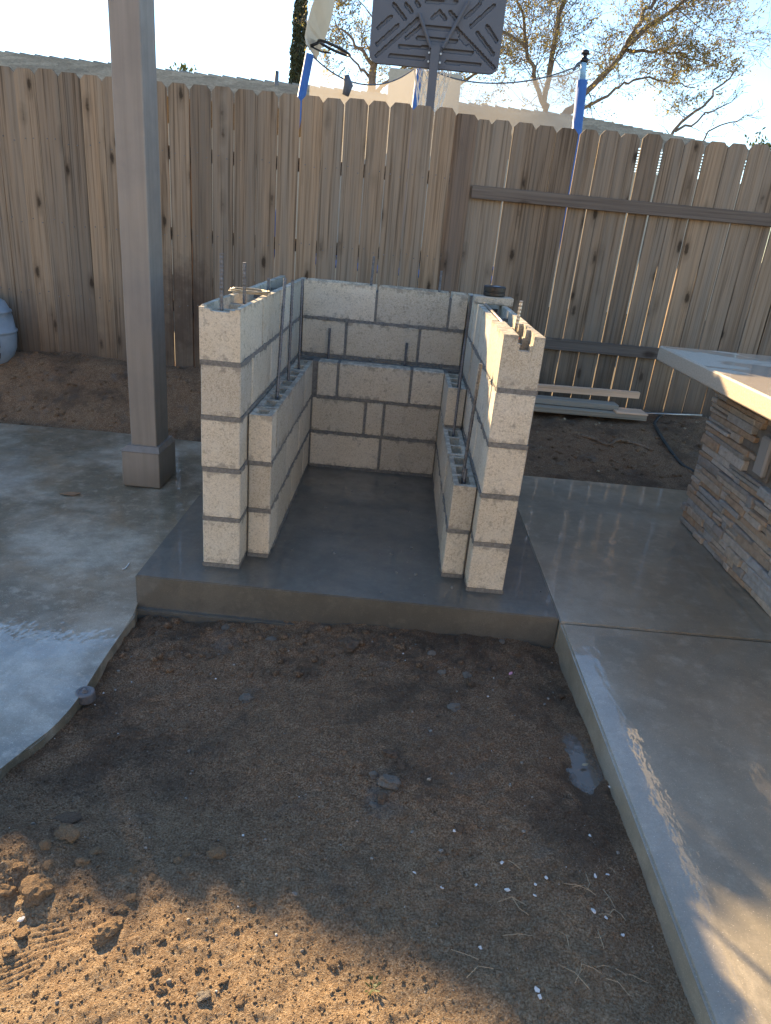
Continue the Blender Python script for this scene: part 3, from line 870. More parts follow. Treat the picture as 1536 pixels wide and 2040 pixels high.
ob = box_mesh('outlet_cover', (0, 0, 0), (.028, .085, .17), M_OUTLET, .008)
oc = link('outlet_cover', ob, isl, (2.298, .375, .47))
link('cover_plate', box_mesh('cover_plate', (0, 0, 0), (.012, .107, .2), M_CORE, .003), isl, (2.322, .362, .455))

# ------------------------------------------------------------------ lumber, pipe, hose, roots by the fence
def plank(name, a, b, wd, th, mat, label, grp=None, roll=0.0):
    """board from a to b (its near lower edge), wd deep, th thick; the mesh runs along local z so the grain does too"""
    a, b = Vector(a), Vector(b)
    L = (b - a).length
    bm = bmesh.new(); add_box(bm, (0, 0, 0), (wd, th, L), .002, .0015)
    o = link(name, bm_mesh(name, bm, mat), None, a)
    zx = (b - a).normalized(); xx = Vector((-zx.y, zx.x, 0)).normalized(); yy = zx.cross(xx)
    if yy.z < 0: pass
    m = Matrix((xx, yy, zx)).transposed()
    o.rotation_euler = (m @ Matrix.Rotation(roll, 3, 'Z')).to_euler()
    return tag(o, label, 'plank', grp)
plank('plank', (1.25, 2.40, .196), (2.53, 2.445, .196), .17, .038, M_LUMBER_GREY, 'cement-smeared board lying on the soil, lowest and nearest of the lumber pile', 'planks beside the fence')
plank('plank', (1.15, 2.50, .236), (2.33, 2.50, .238), .12, .040, M_LUMBER_GREY, 'grey cement-coated board lying on top of the lower board', 'planks beside the fence')
plank('plank', (1.2, 2.60, .30), (2.50, 2.612, .318), .05, .045, M_LUMBER, 'clean pinkish two-by-four propped behind the grey boards', 'planks beside the fence')
plank('plank', (2.30, 2.433, .2345), (2.53, 2.44, .2345), .16, .012, M_LUMBER, 'bare tan end piece lying on the right end of the lowest board', 'planks beside the fence')
def strand(name, pts, r, mat, label, cat, n_=8, sub=6, grp=None):
    P = [Vector(p) for p in pts]; out = []
    for i in range(len(P) - 1):
        p0, p1, p2, p3 = P[max(i - 1, 0)], P[i], P[i + 1], P[min(i + 2, len(P) - 1)]
        for k in range(sub):
            t = k / sub
            out.append(.5 * ((2 * p1) + (p2 - p0) * t + (2 * p0 - 5 * p1 + 4 * p2 - p3) * t * t + (3 * p1 - p0 - 3 * p2 + p3) * t ** 3))
    out.append(P[-1])
    o0 = out[0].copy()
    V, F = tube_data([q - o0 for q in out], r, n_)
    return tag(link(name, mesh(name, V, F, mat, True), None, o0), label, cat, grp)
def onbed(x, y, dz=.008): return (x, y, float(bed_z(np.array([x]), np.array([y]))[0]) + dz)
strand('garden_hose', [onbed(2.95, 2.74), onbed(2.74, 2.68), onbed(2.62, 2.52), onbed(2.585, 2.36), onbed(2.60, 2.18), onbed(2.66, 2.0), onbed(2.74, 1.86), onbed(2.85, 1.72)], .011, M_HOSE, 'dark garden hose curving over the soil beside the island', 'hose')
strand('metal_pipe', [onbed(2.45, 2.62, .03), onbed(2.98, 2.60, .03)], .008, M_STEEL_BRIGHT, 'thin bluish metal pipe lying on the soil right of the planks', 'pipe', sub=2)
strand('root', [onbed(2.02, 2.22, .0), onbed(2.10, 2.17, .012), onbed(2.19, 2.12, .008), onbed(2.26, 2.16, .014), onbed(2.38, 2.17, .006), onbed(2.5, 2.12, .0)], .011, M_CLODD, 'crooked root lying half buried in the soil in front of the planks', 'root')
strand('stick', [onbed(2.72, 2.70, .01), onbed(2.9, 2.73, .012), onbed(3.05, 2.76, .01)], .009, M_BARK, 'short brown stick lying at the foot of the right fence', 'stick', sub=3)

# ------------------------------------------------------------------ tub at the left edge
tx, ty = -2.32, 2.60
tub = empty('plastic_tub', (tx, ty, .13), 'pale blue-grey rounded plastic tub with a dark smudge, at the left edge before the fence', 'tub')
V, F = lathe([(.13, .0), (.17, .03), (.205, .12), (.215, .22), (.213, .235), (.221, .238), (.221, .252), (.210, .256), (.200, .34), (.192, .375), (.198, .378), (.198, .390), (.185, .396), (.16, .45), (.10, .485), (.03, .495)], 40)
link('tub_body', mesh('tub_body', V, F, M_TUB, True), tub, (tx, ty, .13))
V, F = lathe([(.12, 0), (.15, .02), (.14, .035)], 30)
link('tub_foot', mesh('tub_foot', V, F, M_BLACK, True), tub, (tx, ty, .105))
sm = Mb()
for (a, zz, ww, hh) in ((-.62, .17, .035, .06), (-.72, .13, .03, .05), (-.60, .085, .03, .05), (-.80, .075, .025, .03)):
    q = []
    for (da, dz_) in ((-1, -1), (1, -.7), (.6, 1), (-.7, .8)):
        an = a + da * ww; zq = zz + dz_ * hh * .5
        rr = np.interp(zq, [0, .03, .12, .22], [.13, .17, .205, .215]) + .003
        q.append((rr * math.cos(an), rr * math.sin(an), zq))
    sm.add(q, [(0, 1, 2, 3)])
link('smudge', sm.mesh('smudge', M_DARKMARK), tub, (tx, ty, .13))

# ------------------------------------------------------------------ clods, stones and litter on the dirt
random.seed(33)
def pit_at(x, y): return float(pit_z(np.array([x]), np.array([y]))[0])
def lump(seed, sub=2, amp=.42, flat=.8):
    bm = bmesh.new(); bmesh.ops.create_icosphere(bm, subdivisions=sub, radius=1)
    for v in bm.verts:
        d = mnoise.noise(v.co * 1.2 + Vector((seed * 3.1, 0, seed))) + .7 * mnoise.noise(v.co * 2.8 + Vector((0, seed * 1.7, 0))) + .45 * mnoise.noise(v.co * 6.5 + Vector((seed, 0, 3)))
        v.co *= 1 + amp * d
        v.co.z *= flat
    return bm
CL = {}
def lump_mesh(i, mat, sub=2):
    k = (i, mat.name)
    if k not in CL: CL[k] = bm_mesh('lump', lump(i, sub), mat, False)
    return CL[k]
def place(name, u, v, s, mat, label, cat, grp=None, z=None, sub=3):
    p = pz(u, v, -.08); p = pz(u, v, pit_at(p.x, p.y))
    o = link(name, lump_mesh(random.randrange(8), mat, sub), None, (p.x, p.y, pit_at(p.x, p.y) + s * .12))
    o.scale = (s * random.uniform(.9, 1.3), s * random.uniform(.8, 1.0), s * random.uniform(.45, .75))
    o.rotation_euler = (random.uniform(-.3, .3), random.uniform(-.3, .3), random.uniform(0, 6))
    return tag(o, label, cat, grp)
place('clod', 72, 1772, .028, M_CLOD, 'large reddish earth clod in the sunlit dirt at the left', 'clod', sub=3)
place('clod', 130, 1672, .024, M_CLOD, 'lit earth clod on top of the mound by the broken patio edge', 'clod', sub=3)
place('clod', 135, 1628, .024, M_CLODD, 'dark earth clod in shade above the lit mound by the patio', 'clod', sub=3)
place('clod', 695, 1287, .036, M_CLODD, 'big dark clod lying near the front of the slab', 'clod', sub=3)
place('clod', 220, 1855, .026, M_CLOD, 'flat tan clod in the sunlit dirt, right of the shoe print', 'clod')
place('clod', 430, 1703, .018, M_CLOD, 'tan clod with tread marks at the edge of the shadow', 'clod')
place('stone', 403, 1985, .014, M_ROCK, 'rounded pale stone in the sunlit dirt near the bottom', 'stone')
place('stone', 490, 1392, .022, M_ROCK, 'grey stone in the shaded dirt, left of centre', 'stone')
place('stone', 775, 1560, .028, M_ROCK, 'flat grey broken stone in the middle of the shaded dirt', 'stone')
place('stone', 905, 1410, .022, M_ROCK, 'greyish cement lump in the dirt below the slab', 'stone')
place('stone', 1050, 1270, .016, M_CHIP, 'pale chip lying close to the slab front at its right end', 'stone')
for (u, v, s) in ((772, 1500, .018), (800, 1530, .012), (745, 1545, .013), (760, 1590, .015), (785, 1505, .014), (1215, 1520, .01), (600, 1300, .014), (420, 1310, .016), (450, 1255, .013), (540, 1270, .018), (610, 1262, .012), (640, 1300, .011), (770, 1300, .014), (860, 1300, .016), (880, 1340, .013), (930, 1345, .014), (1000, 1280, .012), (835, 1590, .01), (915, 1650, .011), (745, 1605, .01)):
    place('clod', u, v, s, M_CLODD if random.random() < .7 else M_ROCK, 'small dark clod among others in the shaded damp dirt', 'clod', 'small clods in the shaded dirt')
for (u, v, s) in ((500, 1800, .012), (262, 1790, .014), (265, 1740, .012), (165, 1720, .018), (95, 1720, .02), (40, 1720, .018), (18, 1900, .016), (318, 1870, .012), (305, 1750, .014), (240, 1810, .016), (200, 1870, .012), (310, 1935, .012), (320, 1975, .014), (480, 1995, .015), (445, 1955, .012), (395, 1925, .014), (370, 1705, .012), (355, 1720, .016), (40, 1860, .018), (640, 2010, .012), (660, 1925, .012), (150, 1800, .015), (90, 1690, .02), (190, 1700, .016), (12, 1765, .02)):
    place('clod', u, v, s * .72, M_CLOD, 'small tan clod among others in the sunlit dirt', 'clod', 'small clods in the sunlit dirt')
def chip_mesh(seed):
    rnd = random.Random(seed); k = 6
    V = []
    for z_ in (0, .25):
        for i in range(k):
            a = 2 * math.pi * i / k + rnd.uniform(-.3, .3); r = rnd.uniform(.6, 1.1)
            V.append((r * math.cos(a), r * math.sin(a), z_ + rnd.uniform(-.06, .06)))
    F = [tuple(range(k - 1, -1, -1)), tuple(range(k, 2 * k))] + [(i, (i + 1) % k, (i + 1) % k + k, i + k) for i in range(k)]
    return mesh('chip', V, F, M_CHIP)
chips = [chip_mesh(s) for s in range(4)]
for (u, v, s) in ((1000, 1718, .012), (948, 1765, .008), (1010, 1775, .012), (1066, 1765, .007), (1088, 1750, .008), (1182, 1815, .013), (1207, 1830, .007), (1210, 1745, .009), (1070, 1972, .011), (1075, 1985, .009), (957, 1888, .008), (1065, 1785, .008), (1215, 1570, .01), (42, 1832, .013), (430, 1355, .008), (262, 1358, .008), (825, 1740, .009), (1240, 1865, .008), (1185, 1748, .010), (905, 1655, .008), (880, 1770, .008)):
    p = pz(u, v, -.08); p = pz(u, v, pit_at(p.x, p.y))
    o = link('chip', random.choice(chips), None, (p.x, p.y, pit_at(p.x, p.y) + .002), (random.uniform(-.3, .3), random.uniform(-.3, .3), random.uniform(0, 6)))
    s *= .62
    o.scale = (s, s * random.uniform(.5, 1), s)
    tag(o, 'small white chip scattered on the dirt', 'chip', 'white chips scattered on the dirt')
# gravel and crumbs: far too many to count
def crumbs(name, count, smin, smax, mat, region, zf, sub=0):
    base = [(1, 0, -.5), (-.5, .87, -.5), (-.5, -.87, -.5), (.2, 0, .7), (-.9, .1, .2), (.45, .8, .25), (.4, -.8, .2)]
    bm = bmesh.new(); bmesh.ops.create_icosphere(bm, subdivisions=1, radius=1)
    bv = np.array([v.co[:] for v in bm.verts]); bf = np.array([[v.index for v in f.verts] for f in bm.faces]); bm.free()
    r = np.random.RandomState(len(name) * 7 + count)
    X = r.uniform(region[0], region[1], count); Y = r.uniform(region[2], region[3], count)
    S = smin + (smax - smin) * r.rand(count) ** 5
    keep = ((X - 1.36) / .09) ** 2 + ((Y + .87) / .19) ** 2 > 1
    X, Y, S = X[keep], Y[keep], S[keep]; count = len(X)
    Z = zf(X, Y) + S * .15
    A = r.uniform(0, 6.28, count)
    jit = 1 + .45 * (r.rand(count, len(bv), 1) - .5)
    P = bv[None] * jit * S[:, None, None] * np.stack([r.uniform(.7, 1.4, count), np.ones(count), r.uniform(.5, .9, count)], -1)[:, None, :]
    ca, sa = np.cos(A)[:, None], np.sin(A)[:, None]
    Q = np.stack([P[..., 0] * ca - P[..., 1] * sa + X[:, None], P[..., 0] * sa + P[..., 1] * ca + Y[:, None], P[..., 2] + Z[:, None]], -1)
    V = Q.reshape(-1, 3); F = (bf[None] + (np.arange(count) * len(bv))[:, None, None]).reshape(-1, 3)
    me = bpy.data.meshes.new(name)
    me.vertices.add(len(V)); me.vertices.foreach_set('co', V.ravel())
    me.loops.add(F.size); me.loops.foreach_set('vertex_index', F.ravel().astype(np.int32))
    me.polygons.add(len(F)); me.polygons.foreach_set('loop_start', np.arange(0, F.size, 3))
    me.update(calc_edges=True); me.materials.append(mat)
    return me
o = link('dirt_crumbs', crumbs('dirt_crumbs', 60000, .0010, .0042, M_DIRT, (-1.0, 1.40, -2.2, -.18), pit_z)); tag(o, 'loose crumbs of brown earth all over the dirt', 'dirt crumbs', kind='stuff')
o = link('damp_lumps', crumbs('damp_lumps', 420, .004, .017, M_DIRT, (-.18, 1.38, -.50, -.17), pit_z)); tag(o, 'broken lumps of damp earth along the front of the slab', 'earth lumps', kind='stuff')
o = link('gravel', crumbs('gravel', 650, .0012, .006, M_ROCK, (-.6, 1.40, -2.2, -.18), pit_z)); tag(o, 'tiny grey gravel scattered over the dirt', 'gravel', kind='stuff')
o = link('white_grit', crumbs('white_grit', 130, .001, .004, M_CHIP, (-.2, 1.40, -2.0, -.25), pit_z)); tag(o, 'specks of white grit in the dirt', 'grit', kind='stuff')
o = link('soil_crumbs', crumbs('soil_crumbs', 5000, .003, .018, M_SOIL, (-3.2, 4.0, 1.75, 2.78), bed_z)); tag(o, 'loose crumbs on the soil bed before the fence', 'soil crumbs', kind='stuff')
o = link('soil_litter', crumbs('soil_litter', 220, .003, .012, M_STRAW, (1.3, 3.2, 1.75, 2.75), bed_z)); tag(o, 'pale bits of wood and leaf litter on the soil right of the enclosure', 'litter', kind='stuff')
# straw and dry blades by the path edge
st = Mb()
for k in range(26):
    u, v = random.gauss(1220, 45), random.gauss(1860, 65)
    if k < 8: u, v = random.uniform(900, 1250), random.uniform(1650, 2000)
    p = pz(u, v, -.085)
    if p.x > 1.40: continue
    z0 = pit_at(p.x, p.y) + .004; a = random.uniform(0, 6.28); L = random.uniform(.01, .035); b = random.uniform(-.6, .6)
    st.tube([(p.x - L * math.cos(a), p.y - L * math.sin(a), z0), (p.x, p.y + b * .01, z0 + .005), (p.x + L * math.cos(a + b), p.y + L * math.sin(a + b), z0 + .002)], .0009, 4)
o = link('dry_straw', st.mesh('dry_straw', M_STRAW)); tag(o, 'dry straw and grass blades in the dirt by the path edge', 'straw', kind='stuff')
def leaf(u, v, z, s, mat, label, cat='leaf', name='fallen_leaf', rot=0):
    p = pz(u, v, z)
    V = [(-1, 0, .05), (-.45, -.42, .12), (.35, -.45, .02), (1, -.05, .16), (.45, .4, .1), (-.4, .45, .05), (0, 0, .22)]
    V2 = [(x, y, zz - .04) for x, y, zz in V]
    F = [(i, (i + 1) % 6, 6) for i in range(6)] + [((i + 1) % 6 + 7, i + 7, 13) for i in range(6)] + [(i, i + 7, (i + 1) % 6 + 7, (i + 1) % 6) for i in range(6)]
    o = link(name, mesh(name, V + V2, F, mat), None, (p.x, p.y, z + .003), (0, 0, rot)); o.scale = (s, s, s)
    return tag(o, label, cat)
leaf(140, 985, PATIO_Z, .055, M_BROWNLEAF, 'brown dry leaf lying on the wet patio left of the post', rot=.2)
leaf(1017, 1343, -.085, .012, M_PINK, 'tiny pink wrapper on the dark dirt near the path', 'wrapper', 'wrapper', 1)
leaf(1195, 1790, -.082, .020, M_BROWNLEAF, 'curled brown leaf on the dirt beside the straw')
leaf(1067, 1788, -.075, .017, M_BROWNLEAF, 'thin tan leaf on the shaded dirt among the white chips', rot=2)
leaf(1165, 1525, -.088, .012, M_STRAW, 'pale leaf floating in the puddle', rot=.4)
p0 = pz(254, 1128, PATIO_Z)
strand('plastic_strap', [(p0.x, p0.y + .02, PATIO_Z + .004), (p0.x + .002, p0.y - .01, PATIO_Z + .004), (p0.x, p0.y - .03, PATIO_Z + .004), (p0.x - .008, p0.y - .038, PATIO_Z + .004)], .003, M_WHITE, 'white J-shaped bit of plastic lying on the patio left of the slab', 'scrap', 6, 4)
# small green sprout
sp = Mb(); p = pz(742, 1972, -.065); z0 = pit_at(p.x, p.y)
for k in range(22):
    a = random.uniform(0, 6.28); r = random.uniform(.003, .016); c = Vector((p.x + r * math.cos(a), p.y + r * math.sin(a), z0 + random.uniform(.003, .016)))
    e1 = Vector((math.cos(a), math.sin(a), .5)) * .005; e2 = Vector((-math.sin(a), math.cos(a), .2)) * .0025
    sp.add([c - e1, c - e2, c + e1, c + e2], [(0, 1, 2, 3)])
o = link('sprout', sp.mesh('sprout', M_GREEN)); tag(o, 'tiny green weed sprouting in the sunlit dirt', 'plant')
# round cap set at the patio edge
p = pz(170, 1386, -.135)
cap = empty('sprinkler_cap', (p.x, p.y, -.15), 'round rusty metal sprinkler cap at the edge of the patio', 'cap')
V, F = lathe([(.030, -.02), (.030, .008), (.027, .011), (.020, .011), (.018, .009), (.010, .009), (.009, .013), (.003, .014)], 28)
link('cap_plate', mesh('cap_plate', V, F, M_METALCAP, False), cap, (p.x, p.y, -.128))
V, F = lathe([(.006, 0), (.006, .005), (.003, .006)], 12)
link('cap_knob', mesh('cap_knob', V, F, M_METALCAP, False), cap, (p.x, p.y, -.1145))

# ------------------------------------------------------------------ basketball hoop behind the fence
YB = 6.2
hoop = empty('basketball_hoop', (.86, YB + .1, .1), 'dark basketball backboard seen from behind on its pole above the fence', 'basketball hoop')
q = lambda zx, zy: py(620 + zx / 3.657, zy / 3.657, YB)
bl, br = py(735, 118, YB), py(996, 145, YB)
bx0, bx1, bz0 = bl.x, py(1002, 60, YB).x, 2.925
bz1 = bz0 + .92
slots = []
for (x1, y1, x2, y2) in ((575, 405, 820, 425), (985, 450, 1225, 470), (645, 335, 850, 350), (965, 365, 1170, 385), (775, 275, 1055, 300), (835, 195, 1010, 215),
                         (475, 405, 780, 135), (695, 275, 800, 190), (480, 320, 630, 185), (490, 200, 580, 120), (600, 30, 685, 140), (690, 30, 730, 85), (770, 15, 790, 45),
                         (1055, 205, 1330, 495), (1085, 265, 1130, 320), (1210, 240, 1325, 395), (1280, 190, 1350, 300), (1130, 125, 1230, 25), (1165, 190, 1330, 40),
                         (880, 130, 935, 85), (935, 85, 980, 140), (840, 10, 1060, 15), (1010, 85, 1060, 140)):
    a, b = q(x1, y1), q(x2, y2)
    slots.append((a.x, a.z, b.x, b.z))
zc_ = (bz0 + bz1) / 2 + .04
slots += [(a, 2 * zc_ - b, c, 2 * zc_ - d) for (a, b, c, d) in slots if max(2 * zc_ - b, 2 * zc_ - d) < bz1 - .04 and min(2 * zc_ - b, 2 * zc_ - d) > q(900, 5).z]
def board_z(U, W):
    D = np.zeros_like(U)
    for (a, b, c, d) in slots:
        ux, uz = c - a, d - b; L2 = ux * ux + uz * uz
        t = np.clip(((U - a) * ux + (W - b) * uz) / L2, 0, 1)
        dist = np.hypot(U - a - t * ux, W - b - t * uz)
        D = np.maximum(D, (dist < .016) * .03)
    L = 1.0
    return D
nx_, nz_ = 132, 82
us = np.linspace(bx0, bx1, nx_); ws = np.linspace(bz0, bz1, nz_)
U, W_ = np.meshgrid(us, ws); D = board_z(U, W_)
rc = .09
dx_ = np.maximum(0, np.maximum(bx0 + rc - U, U - (bx1 - rc))); dz_ = np.maximum(0, np.maximum(bz0 + rc - W_, W_ - (bz1 - rc)))
rr = np.hypot(dx_, dz_); k_ = np.where(rr > rc, rc / np.maximum(rr, 1e-9), 1)
U2 = np.where(rr > rc, np.clip(U, bx0 + rc, bx1 - rc) + (U - np.clip(U, bx0 + rc, bx1 - rc)) * k_, U)
W2 = np.where(rr > rc, np.clip(W_, bz0 + rc, bz1 - rc) + (W_ - np.clip(W_, bz0 + rc, bz1 - rc)) * k_, W_)
V = [(a, YB + d, b) for a, b, d in zip(U2.ravel(), W2.ravel(), D.ravel())] + [(a, YB + .06, b) for a, b in zip(U2.ravel(), W2.ravel())]
F = []; K = nx_ * nz_
for j in range(nz_ - 1):
    for i in range(nx_ - 1):
        a = j * nx_ + i
        F.append((a, a + 1, a + 1 + nx_, a + nx_)); F.append((K + a + nx_, K + a + 1 + nx_, K + a + 1, K + a))
ring = [i for i in range(nx_)] + [j * nx_ + nx_ - 1 for j in range(1, nz_)] + [(nz_ - 1) * nx_ + i for i in range(nx_ - 2, -1, -1)] + [j * nx_ for j in range(nz_ - 2, 0, -1)]
for i in range(len(ring)):
    a, b = ring[i], ring[(i + 1) % len(ring)]; F.append((a, K + a, K + b, b))
link('backboard', mesh('backboard', V, F, M_BOARD), hoop, (0, 0, 0))
pt = q(905, 350); pb = py(867, 215, YB)
mb = Mb(); mb.box((pt.x - .045, YB - .10, .1), (pt.x + .045, YB - .01, pt.z)); link('pole', mb.mesh('pole', M_BOARD), hoop, (0, 0, 0))
for (x1, y1, x2, y2) in ((872, 355, 785, 100), (955, 355, 1145, 15)):
    a, b = q(x1, y1), q(x2, y2); a.y = b.y = YB - .03
    V, F = tube_data([a, b], .018, 6); link('brace', mesh('brace', V, F, M_BOARD), hoop, (0, 0, 0))
for sx in (-.062, .062):
    for zz in (-.05, -.13, -.21, -.28):
        V, F = tube_data([(pt.x + sx, YB - .016, pt.z + zz), (pt.x + sx, YB + .0, pt.z + zz)], .011, 8)
        link('bolt', mesh('bolt', V, F, M_STEEL_BRIGHT), hoop, (0, 0, 0))
mb = Mb(); rim_z, rim_y, RR = bz0 + .10, YB + .36, .23
mb.tube([(pt.x + RR * math.cos(a), rim_y + RR * math.sin(a), rim_z) for a in np.linspace(0, 2 * math.pi, 33)], .009, 6, False)
mb.box((pt.x - .06, YB + .06, rim_z - .03), (pt.x + .06, rim_y - RR + .01, rim_z + .01))
link('rim', mb.mesh('rim', M_STEEL), hoop, (0, 0, 0))
mb = Mb()
for k in range(12):
    for sgn in (-1, 1):
        pts = []
        for i in range(9):
            t = i / 8; a = 2 * math.pi * (k + sgn * t * 2.0) / 12; r = RR * (1 - .45 * t ** .8)
            pts.append((pt.x + r * math.cos(a), rim_y + r * math.sin(a), rim_z - .47 * t))
        mb.tube(pts, .0055, 4, False)
link('net', mb.mesh('net', M_WHITE), hoop, (0, 0, 0))

# ------------------------------------------------------------------ trampoline behind the fence
YT = 8.7
tr = empty('trampoline', (.85, YT, .1), 'trampoline with blue padded poles and a sagging safety net behind the fence', 'trampoline')
Lt, Lb_ = py(617, 108, YT), py(600, 196, YT)
Rt, Rb = py(1160, 160, YT), py(1150, 252, YT)
Rtop = py(1166, 112, YT)
def extend(top, bot, z): 
    t = (z - top.z) / (bot.z - top.z); return top + (bot - top) * t
def pole(top, bot, r, mat, name='pole'):
    V, F = tube_data([extend(top, bot, .1), top], r, 12); link(name, mesh(name, V, F, mat, True), tr, (0, 0, 0))
pole(Lt, Lb_, .058, M_BLUE); pole(Rt, Rb, .072, M_BLUE)
V, F = tube_data([Rt, py(1163, 124, YT)], .04, 10); link('pole_tube', mesh('pole_tube', V, F, M_PALEBLUE, True), tr, (0, 0, 0))
V, F = lathe([(.03, 0), (.055, .015), (.058, .055), (.03, .065), (.03, .10), (.055, .105), (.05, .145), (.015, .16)], 14)
link('pole_cap', mesh('pole_cap', V, F, M_BLACK, True), tr, py(1163, 126, YT))
Bt, Bb = py(838, 120, YT + 1.5), py(826, 216, YT + 1.5)
pole(Bt, Bb, .050, M_BLUE)
def net_panel(A, B, sag, zlo, out):
    V, F = [], []; n1, n2 = 24, 10
    for i in range(n1 + 1):
        t = i / n1; s = 4 * t * (1 - t)
        P = A.lerp(B, t); top = P.z - sag * s
        P.y += out * s
        for j in range(n2 + 1):
            f = j / n2; z_ = top + (zlo - top) * f
            w_ = .03 * math.sin(9 * t + 4 * f)
            V.append((P.x, P.y + w_, z_))
    for i in range(n1):
        for j in range(n2):
            a = i * (n2 + 1) + j; F.append((a, a + n2 + 1, a + n2 + 2, a + 1))
    link('safety_net', mesh('safety_net', V, F, M_NET, True), tr, (0, 0, 0))
    V2, F2 = tube_data([Vector(V[i * (n2 + 1)]) for i in range(n1 + 1)], .010, 6)
    link('net_binding', mesh('net_binding', V2, F2, M_DARKNET, True), tr, (0, 0, 0))
A0 = py(619, 108, YT); A1 = py(1160, 128, YT)
net_panel(A0, py(835, 128, YT + 1.5), .30, .9, .15)
net_panel(py(838, 128, YT + 1.5), A1, .22, .9, .15)
V, F = tube_data([py(1160, 122, YT), py(1150, 128, YT), py(1142, 140, YT)], .02, 6); link('strap', mesh('strap', V, F, M_DARKNET), tr, (0, 0, 0))
V, F = tube_data([py(690, 150, YT + .5), py(694, 170, YT + .5), py(688, 190, YT + .5)], [.04, .07, .05], 8); link('strap', mesh('strap', V, F, M_DARKNET, True), tr, (0, 0, 0))
mb = Mb(); cx, cy, R_ = .98, YT + .02, 1.86
mb.tube([(cx + R_ * math.cos(a), cy + R_ * math.sin(a), .8) for a in np.linspace(0, 2 * math.pi, 41)], .05, 8, False)
link('frame_pad', mb.mesh('frame_pad', M_BLUE, True), tr, (0, 0, 0))
link('jump_mat', mesh('jump_mat', [(cx + 1.76 * math.cos(a), cy + 1.76 * math.sin(a), .79) for a in np.linspace(0, 2 * math.pi, 40, False)], [tuple(range(40))], M_BLACK), tr, (0, 0, 0))
for a in (.5, 1.6, 2.6, 3.7, 4.71, 5.8):
    V, F = tube_data([(cx + R_ * math.cos(a), cy + R_ * math.sin(a), .09), (cx + R_ * math.cos(a), cy + R_ * math.sin(a), .8)], .025, 8); link('leg', mesh('leg', V, F, M_STEEL), tr, (0, 0, 0))
# small hoop clipped on the left trampoline pole: board seen almost edge-on
th_ = empty('small_hoop', py(617, 106, YT), 'pale curved toy hoop board seen edge-on with dark rim on the left trampoline pole', 'toy hoop')
prof = [(615, 98, 622, 104), (612, 82, 626, 92), (617, 55, 636, 70), (625, 25, 645, 45), (636, -5, 652, 20), (648, -50, 660, -25)]
V = []
for (a, b, c, d) in prof:
    for (u_, v_, yy) in ((a, b, YT - .25), (c, d, YT + .4), (c + 2, d, YT + .42), (a + 2, b, YT - .23)): 
        P = py(u_, v_, YT); V.append((P.x, yy, P.z))
F = []
for i in range(len(prof) - 1):
    for k in range(4): F.append((i * 4 + k, i * 4 + (k + 1) % 4, i * 4 + 4 + (k + 1) % 4, i * 4 + 4 + k))
F += [(0, 1, 2, 3), tuple(len(V) - 4 + k for k in range(4))]
link('toy_board', mesh('toy_board', V, F, M_BEIGE), th_, (0, 0, 0))
c0 = py(666, 96, YT + .05)
V, F = tube_data([(c0.x + .22 * math.cos(a), c0.y + .24 * math.sin(a), c0.z + .065 * math.cos(a + 3.3)) for a in np.linspace(0, 2 * math.pi, 29)], .018, 6, False)
link('toy_rim', mesh('toy_rim', V, F, M_BLACK, True), th_, (0, 0, 0))
V, F = tube_data([py(618, 92, YT), py(632, 86, YT), (c0.x - .21, c0.y, c0.z + .06)], .02, 6); link('toy_bracket', mesh('toy_bracket', V, F, M_BLACK, True), th_, (0, 0, 0))
V, F = tube_data([py(619, 92, YT), py(640, 103, YT), py(660, 106, YT)], .012, 6); link('toy_bracket', mesh('toy_bracket', V, F, M_BLACK, True), th_, (0, 0, 0))

# ------------------------------------------------------------------ house beyond
house = empty('neighbour_house', (-2, 16, .1), 'low neighbouring house with a long tan shingled roof beyond the fence', 'house')
r0, r1, e1 = Vector((-11, 14.0, 3.95)), Vector((4.4, 15.4, 3.95)), Vector((8.2, 13.1, 2.85))
dirr = (r1 - r0).normalized(); nrm = Vector((dirr.y, -dirr.x, 0))
fall = 3.6; e0 = r0 + nrm * fall; e0.z = 3.05; e1f = r1 + dirr * 3.6 + nrm * fall; e1f.z = 3.05
rf = Mb(); nrow = 22
for k in range(nrow):                                            # courses of shingles, each lapping the one below
    t0_, t1_ = k / nrow, (k + 1) / nrow
    a, b = e0.lerp(r0, t0_), e0.lerp(r0, t1_); c, d = e1f.lerp(r1, t1_), e1f.lerp(r1, t0_)
    up = Vector((0, 0, .03))
    rf.add([a + up, d + up, c, b, a - up * .3, d - up * .3], [(0, 1, 2, 3), (4, 5, 1, 0)])
    eb = e1f + Vector((-2.2, 6, 0)); hb = eb.lerp(r1, t0_); hc = eb.lerp(r1, t1_)
    rf.add([d + up, hb + up, hc, c], [(0, 1, 2, 3)])
bk0, bk1 = r0 - nrm * fall, r1 + dirr * 3.6 - nrm * fall
bk0.z = bk1.z = 2.7
rf.add([r0, r1, bk1, bk0], [(3, 2, 1, 0)])
roofo = link('roof', rf.mesh('roof', M_ROOF), house, (0, 0, 0))
for k in range(52):
    t = k / 52; a = r0.lerp(r1, t); b = r0.lerp(r1, t + 1 / 52 * .93)
    V = [a + nrm * .13 - Vector((0, 0, .035)), a + Vector((0, 0, .05)), a - nrm * .13 - Vector((0, 0, .035)), b + nrm * .13 - Vector((0, 0, .05)), b + Vector((0, 0, .025)), b - nrm * .13 - Vector((0, 0, .05))]
    o = link('ridge_cap', mesh('ridge_cap', V, [(0, 3, 4, 1), (1, 4, 5, 2), (0, 1, 2), (3, 5, 4), (0, 2, 5, 3)], M_ROOF), roofo, (0, 0, 0))
wl = Mb()
wa, wb = e0 - nrm * .5, e1f - nrm * .5 - dirr * .5
wl.add([(wa.x, wa.y, .1), (wb.x, wb.y, .1), (wb.x, wb.y, 2.68), (wa.x, wa.y, 2.68)], [(0, 1, 2, 3)])
